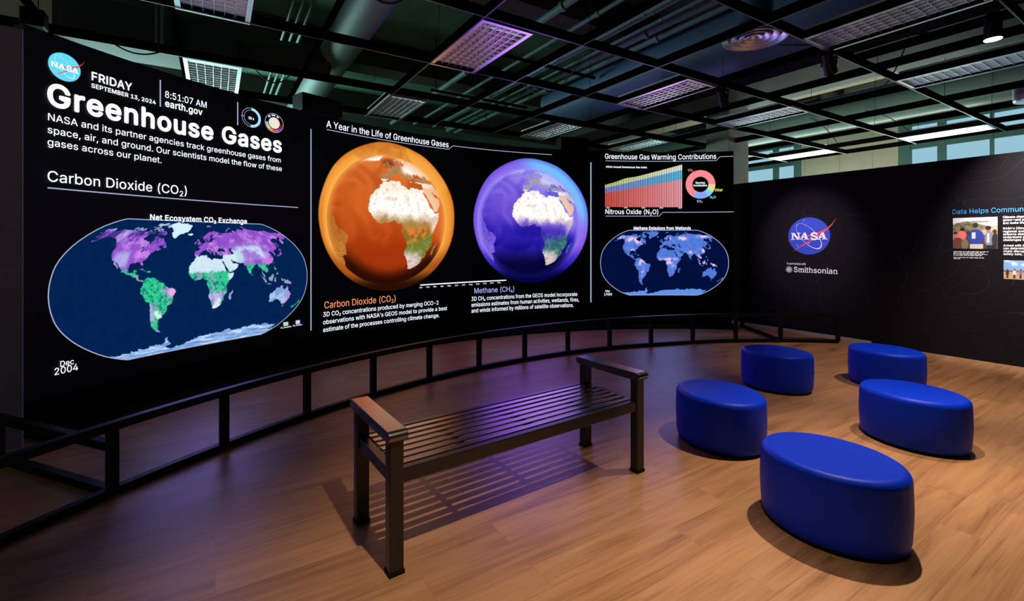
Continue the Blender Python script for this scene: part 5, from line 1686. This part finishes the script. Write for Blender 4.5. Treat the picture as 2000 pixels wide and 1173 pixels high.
def crowd_bg(x, y):
    n = fbm(x * 14, y * 14, 4, 2)
    c = np.zeros(x.shape + (3,)) + np.array([222, 228, 232])
    hill = sm(y, 0.80 + 0.08 * np.sin(x * 5) + 0.03 * n, 0.76 + 0.08 * np.sin(x * 5) + 0.03 * n)
    c = mixc(c, hill, (132, 122, 92))
    c = mixc(c, hill * sm(n, 0.45, 0.6), (88, 92, 60))
    c = mixc(c, sm(y, 0.8 - 0.5 * (1 - x), 0.72 - 0.5 * (1 - x)) * sm(x, 0.35, 0.7), (206, 170, 140))
    c = mixc(c, sm(y, 0.46, 0.40), (70, 56, 46))
    return c


ops = [('r', .62, .86, .2, .035, (150, 150, 140)), ('e', .06, .50, .05, .06, (40, 30, 26)), ('e', .05, .30, .10, .18, (170, 120, 110)), ('e', .22, .62, .055, .06, (30, 24, 22)),
       ('e', .20, .42, .11, .16, (232, 110, 104)), ('e', .12, .16, .14, .20, (104, 62, 44)), ('e', .28, .14, .08, .18, (120, 110, 84)), ('e', .52, .75, .06, .08, (44, 34, 32)),
       ('e', .52, .40, .185, .22, (36, 62, 150)), ('r', .52, .30, .13, .16, (36, 62, 150)), ('r', .48, .42, .04, .10, (200, 206, 220)), ('r', .54, .07, .15, .08, (196, 188, 176)),
       ('e', .80, .62, .06, .08, (150, 100, 80)), ('e', .80, .66, .065, .06, (26, 22, 24)), ('e', .82, .32, .10, .24, (120, 126, 140)), ('r', .80, .34, .03, .15, (196, 200, 208)),
       ('e', .94, .54, .05, .07, (60, 40, 36)), ('e', .95, .28, .07, .22, (40, 36, 40)), ('e', .36, .50, .05, .07, (60, 44, 38)), ('r', .87, .06, .10, .06, (28, 26, 30))]
x, y, c = paint(96, 92, ops, crowd_bg)
t = thing('wall_photo', 'upper colour photo on the black wall showing people with a man in a blue shirt', 'photo print', on_wall(-1.93, 1.43), 0, 'photos printed on the black wall')
picture('printed_picture', -2.138 + x * 0.420, 1.431 + y * 0.402, c, None, wall_np, 0.003, M_print, t)
MB().box(on_wall(-1.928, 1.632, 0.0013), P(0, 0.42), P(0.0014, 0), (0, 0, 0.402)).build('print_sheet', INK_W, t)


def beach_bg(x, y):
    n = fbm(x * 9, y * 5, 4, 8)
    c = np.zeros(x.shape + (3,)) + np.array([116, 162, 210])
    c = mixc(c, sm(n, 0.45, 0.7) * sm(y, 0.55, 0.8), (226, 232, 238))
    c = mixc(c, sm(y, 0.50, 0.47), (188, 150, 112))
    c = mixc(c, sm(y, 0.48, 0.46) * sm(y, 0.36, 0.42), (120, 84, 64))
    return c


ops = []
for i, xx in enumerate((.07, .20, .31, .52, .70, .86)):
    ops += [('e', xx, .50, .014, .05, (60, 40, 34)), ('r', xx, .34, .026, .12, ((40, 40, 50), (214, 200, 196), (110, 120, 140), (150, 60, 60), (60, 80, 110), (200, 190, 170))[i]), ('r', xx, .15, .018, .1, (44, 44, 56))]
x, y, c = paint(110, 52, ops, beach_bg)
t = thing('wall_photo', 'lower colour photo on the black wall showing figures on sand under blue sky', 'photo print', on_wall(-1.4, 1.06), 0, 'photos printed on the black wall')
picture('printed_picture', -1.664 + x * 0.47, 1.060 + y * 0.231, c, None, wall_np, 0.003, M_print, t)
MB().box(on_wall(-1.429, 1.1755, 0.0013), P(0, 0.47), P(0.0014, 0), (0, 0, 0.231)).build('print_sheet', INK_W, t)

# ------------------------------------------------------------------ speakers standing on the display
def top_speaker(s, w, h, label):
    c = arc(s, 3.18, -0.055)
    a = s / RS
    tx, rn = Vector((math.cos(a), -math.sin(a), 0)), Vector((math.sin(a), math.cos(a), 0))
    t = thing('speaker', label, 'speaker', c, 0, 'black speakers on top of the screen')
    MB().box(c + Vector((0, 0, h / 2 + 0.012)) + rn * 0.04, tx * w, rn * 0.26, (0, 0, h)).build('cabinet', M_black, t, bevel=0.008)
    MB().box(c + Vector((0, 0, h / 2 + 0.012)) - rn * 0.0925, tx * (w - 0.03), rn * 0.006, (0, 0, h - 0.03)).build('grille', M_blackmatte, t)
    f = MB()
    for i in (-1, 1):
        f.box(c + Vector((0, 0, 0.006)) + tx * i * w * 0.38, tx * 0.04, rn * 0.1, (0, 0, 0.012))
    f.build('foot_pads', M_blackmatte, t)


top_speaker(-5.98, 0.56, 0.22, 'larger black speaker box on top of the screen left of the globes heading')
top_speaker(-1.60, 0.54, 0.22, 'smaller black speaker box on top of the screen above the violet globe')

# ------------------------------------------------------------------ low rail in front of the display
RCX, RCY, RR = 3.9234, 0.3924, 6.7456
HR = 0.44


def rarc(a, z, off=0.0):
    return Vector((RCX + (RR + off) * math.sin(a), RCY + (RR + off) * math.cos(a), z))


rail = thing('guard_rail', 'low curved black metal guard rail standing in front of the big screen', 'railing', rarc(-0.6, 0))
ANG = [-1.2066 + 0.1025 * i for i in range(-2, 13)] + [0.146]


def rbar(z0, z1, w, name):
    m = MB()
    vs, fs = [], []
    n = 110
    for i in range(n + 1):
        a = ANG[0] + (ANG[-1] - ANG[0]) * i / n
        vs += [rarc(a, z0, -w / 2), rarc(a, z1, -w / 2), rarc(a, z1, w / 2), rarc(a, z0, w / 2)]
    for i in range(n):
        for k in range(4):
            fs.append((4 * i + k, 4 * i + (k + 1) % 4, 4 * i + 4 + (k + 1) % 4, 4 * i + 4 + k))
    fs += [(0, 3, 2, 1), (4 * n, 4 * n + 1, 4 * n + 2, 4 * n + 3)]
    m.add(vs, fs)
    m.build(name, M_black, rail)


rbar(0.002, 0.05, 0.05, 'bottom_rail')
rbar(HR - 0.05, HR, 0.05, 'top_rail')
for a in ANG:
    x = Vector((math.cos(a), -math.sin(a), 0))
    y = Vector((math.sin(a), math.cos(a), 0))
    MB().box(rarc(a, HR / 2), x * 0.05, y * 0.045, (0, 0, HR - 0.06)).build('post', M_black, rail)
for a in (ANG[2], ANG[14]):
    m = MB()
    m.bar(rarc(a, 0.026, 0.03), rarc(a, 0.026, 1.25), 0.05, 0.048)
    m.bar(rarc(a, 0.295, 0.03), rarc(a, 0.295, 1.25), 0.05, 0.05)
    m.bar(rarc(a, 0.0, 1.25), rarc(a, 0.32, 1.25), 0.05, 0.05)
    m.build('rear_brace', M_black, rail)

# ------------------------------------------------------------------ bench
BA = math.radians(35.0)
ex, ey = Vector((math.cos(BA), math.sin(BA), 0)), Vector((-math.sin(BA), math.cos(BA), 0))
c0 = Vector((-0.547, 2.10, 0))          # outer front corner of the left front leg
LB, DB = 1.663, 0.485
LG = 0.068
bench = thing('slatted_bench', 'dark metal slatted bench with armrests in front of the screen', 'bench', c0 + ex * (LB + LG) / 2 + ey * (DB + LG) / 2)


def bp(x, y, z=0.0):
    return c0 + ex * x + ey * y + Vector((0, 0, z))


for i in (0, 1):
    for j in (0, 1):
        x, y = i * LB + LG / 2, j * DB + 0.03
        lg = MB().box(bp(x, y, 0.315), ex * LG, ey * 0.06, (0, 0, 0.60)).build('leg', M_bench, bench, bevel=0.006)
        MB().box(bp(x, y, 0.009), ex * (LG + 0.006), ey * 0.066, (0, 0, 0.018)).build('foot_cap', M_blackmatte, lg)
for i in (0, 1):
    x = i * LB + LG / 2
    # armrest: flat bar with rounded, turned-down ends
    pr = []
    ya, yb, zt_, zb_ = -0.026, DB + 0.086, 0.658, 0.607
    rr = (zt_ - zb_) / 2
    for k in range(13):
        a = PI / 2 + PI * k / 12
        pr.append((ya + rr + rr * math.cos(a), (zt_ + zb_) / 2 + rr * math.sin(a)))
    for k in range(13):
        a = -PI / 2 + PI * k / 12
        pr.append((yb - rr + rr * math.cos(a), (zt_ + zb_) / 2 + rr * math.sin(a)))
    n = len(pr)
    m = MB()
    hw = 0.046
    ins = 0.006
    vs = [bp(x - hw, y + 0, z) for y, z in pr] + [bp(x + hw, y, z) for y, z in pr]
    m.add(vs, [(k, (k + 1) % n, n + (k + 1) % n, n + k) for k in range(n)] + [tuple(range(n))[::-1], tuple(range(n, 2 * n))])
    m.build('armrest', M_slat, bench, bevel=0.004)
    MB().box(bp(x, (DB + 0.06) / 2, 0.435), ex * 0.045, ey * (DB - 0.06), (0, 0, 0.06)).build('side_rail', M_bench, bench, bevel=0.004)
for y in (0.03, DB + 0.03):
    MB().box(bp((LB + LG) / 2, y, 0.438), ex * (LB - LG), ey * 0.042, (0, 0, 0.066)).build('front_rail' if y < 0.2 else 'back_rail', M_bench, bench, bevel=0.005)
ns = 7
pitch = (DB - 0.042) / ns
for k in range(ns):
    y = 0.03 + 0.021 + pitch * (k + 0.5)
    MB().box(bp((LB + LG) / 2, y, 0.466), ex * (LB - 0.045), ey * (pitch - 0.020), (0, 0, 0.009)).build('slat', M_slat, bench, bevel=0.004)
for x in (0.45, 0.9, 1.35):
    MB().box(bp(x, (DB + 0.06) / 2, 0.438), ex * 0.03, ey * (DB - 0.04), (0, 0, 0.022)).build('cross_brace', M_bench, bench)

# ------------------------------------------------------------------ oval stools
RA, RB, HO = 0.341, 0.293, 0.385


def oval_stool():
    t = thing('oval_stool', '', 'stool')
    prof = [(0.945, 0.022), (0.965, 0.028), (0.982, 0.06), (0.995, 0.14), (1.0, 0.2), (0.996, 0.27), (0.988, HO - 0.045)]
    for k in range(1, 9):
        a = PI / 2 * k / 8
        prof.append((0.988 - 0.115 * (1 - math.cos(a)), HO - 0.045 + 0.042 * math.sin(a)))
    prof += [(0.84, HO - 0.0032), (0.78, HO - 0.005), (0.6, HO - 0.008), (0.3, HO - 0.009), (0.02, HO - 0.009)]
    MB().lathe((0, 0, 0), prof, 72, RA, RB).build('cushion_body', M_blue, t, True, angle=60)
    MB().lathe((0, 0, 0), [(0.93, 0.0), (0.93, 0.024)], 48, RA, RB).build('black_base', M_blackmatte, t)
    return t


st = oval_stool()
STOOLS = [(1.695, 2.497, -50.9, 'nearest blue oval stool, largest in view at the lower right'),
          (3.056, 3.584, -65.0, 'blue oval stool in the right middle, between the nearest one and the black wall'),
          (1.580, 3.576, -68.7, 'blue oval stool closest to the right end of the bench'),
          (2.766, 4.917, -50.5, 'farthest left blue oval stool, just before the end of the guard rail'),
          (3.973, 4.992, -67.0, 'far right blue oval stool nearest to the black wall')]
for i, (x, y, a, lab) in enumerate(STOOLS):
    if i == 0:
        st.location, st.rotation_euler = (x, y, 0), (0, 0, math.radians(a))
        st['label'], st['group'] = lab, 'blue oval stools'
    else:
        dup(st, (x, y, 0), math.radians(a), lab, 'blue oval stools')
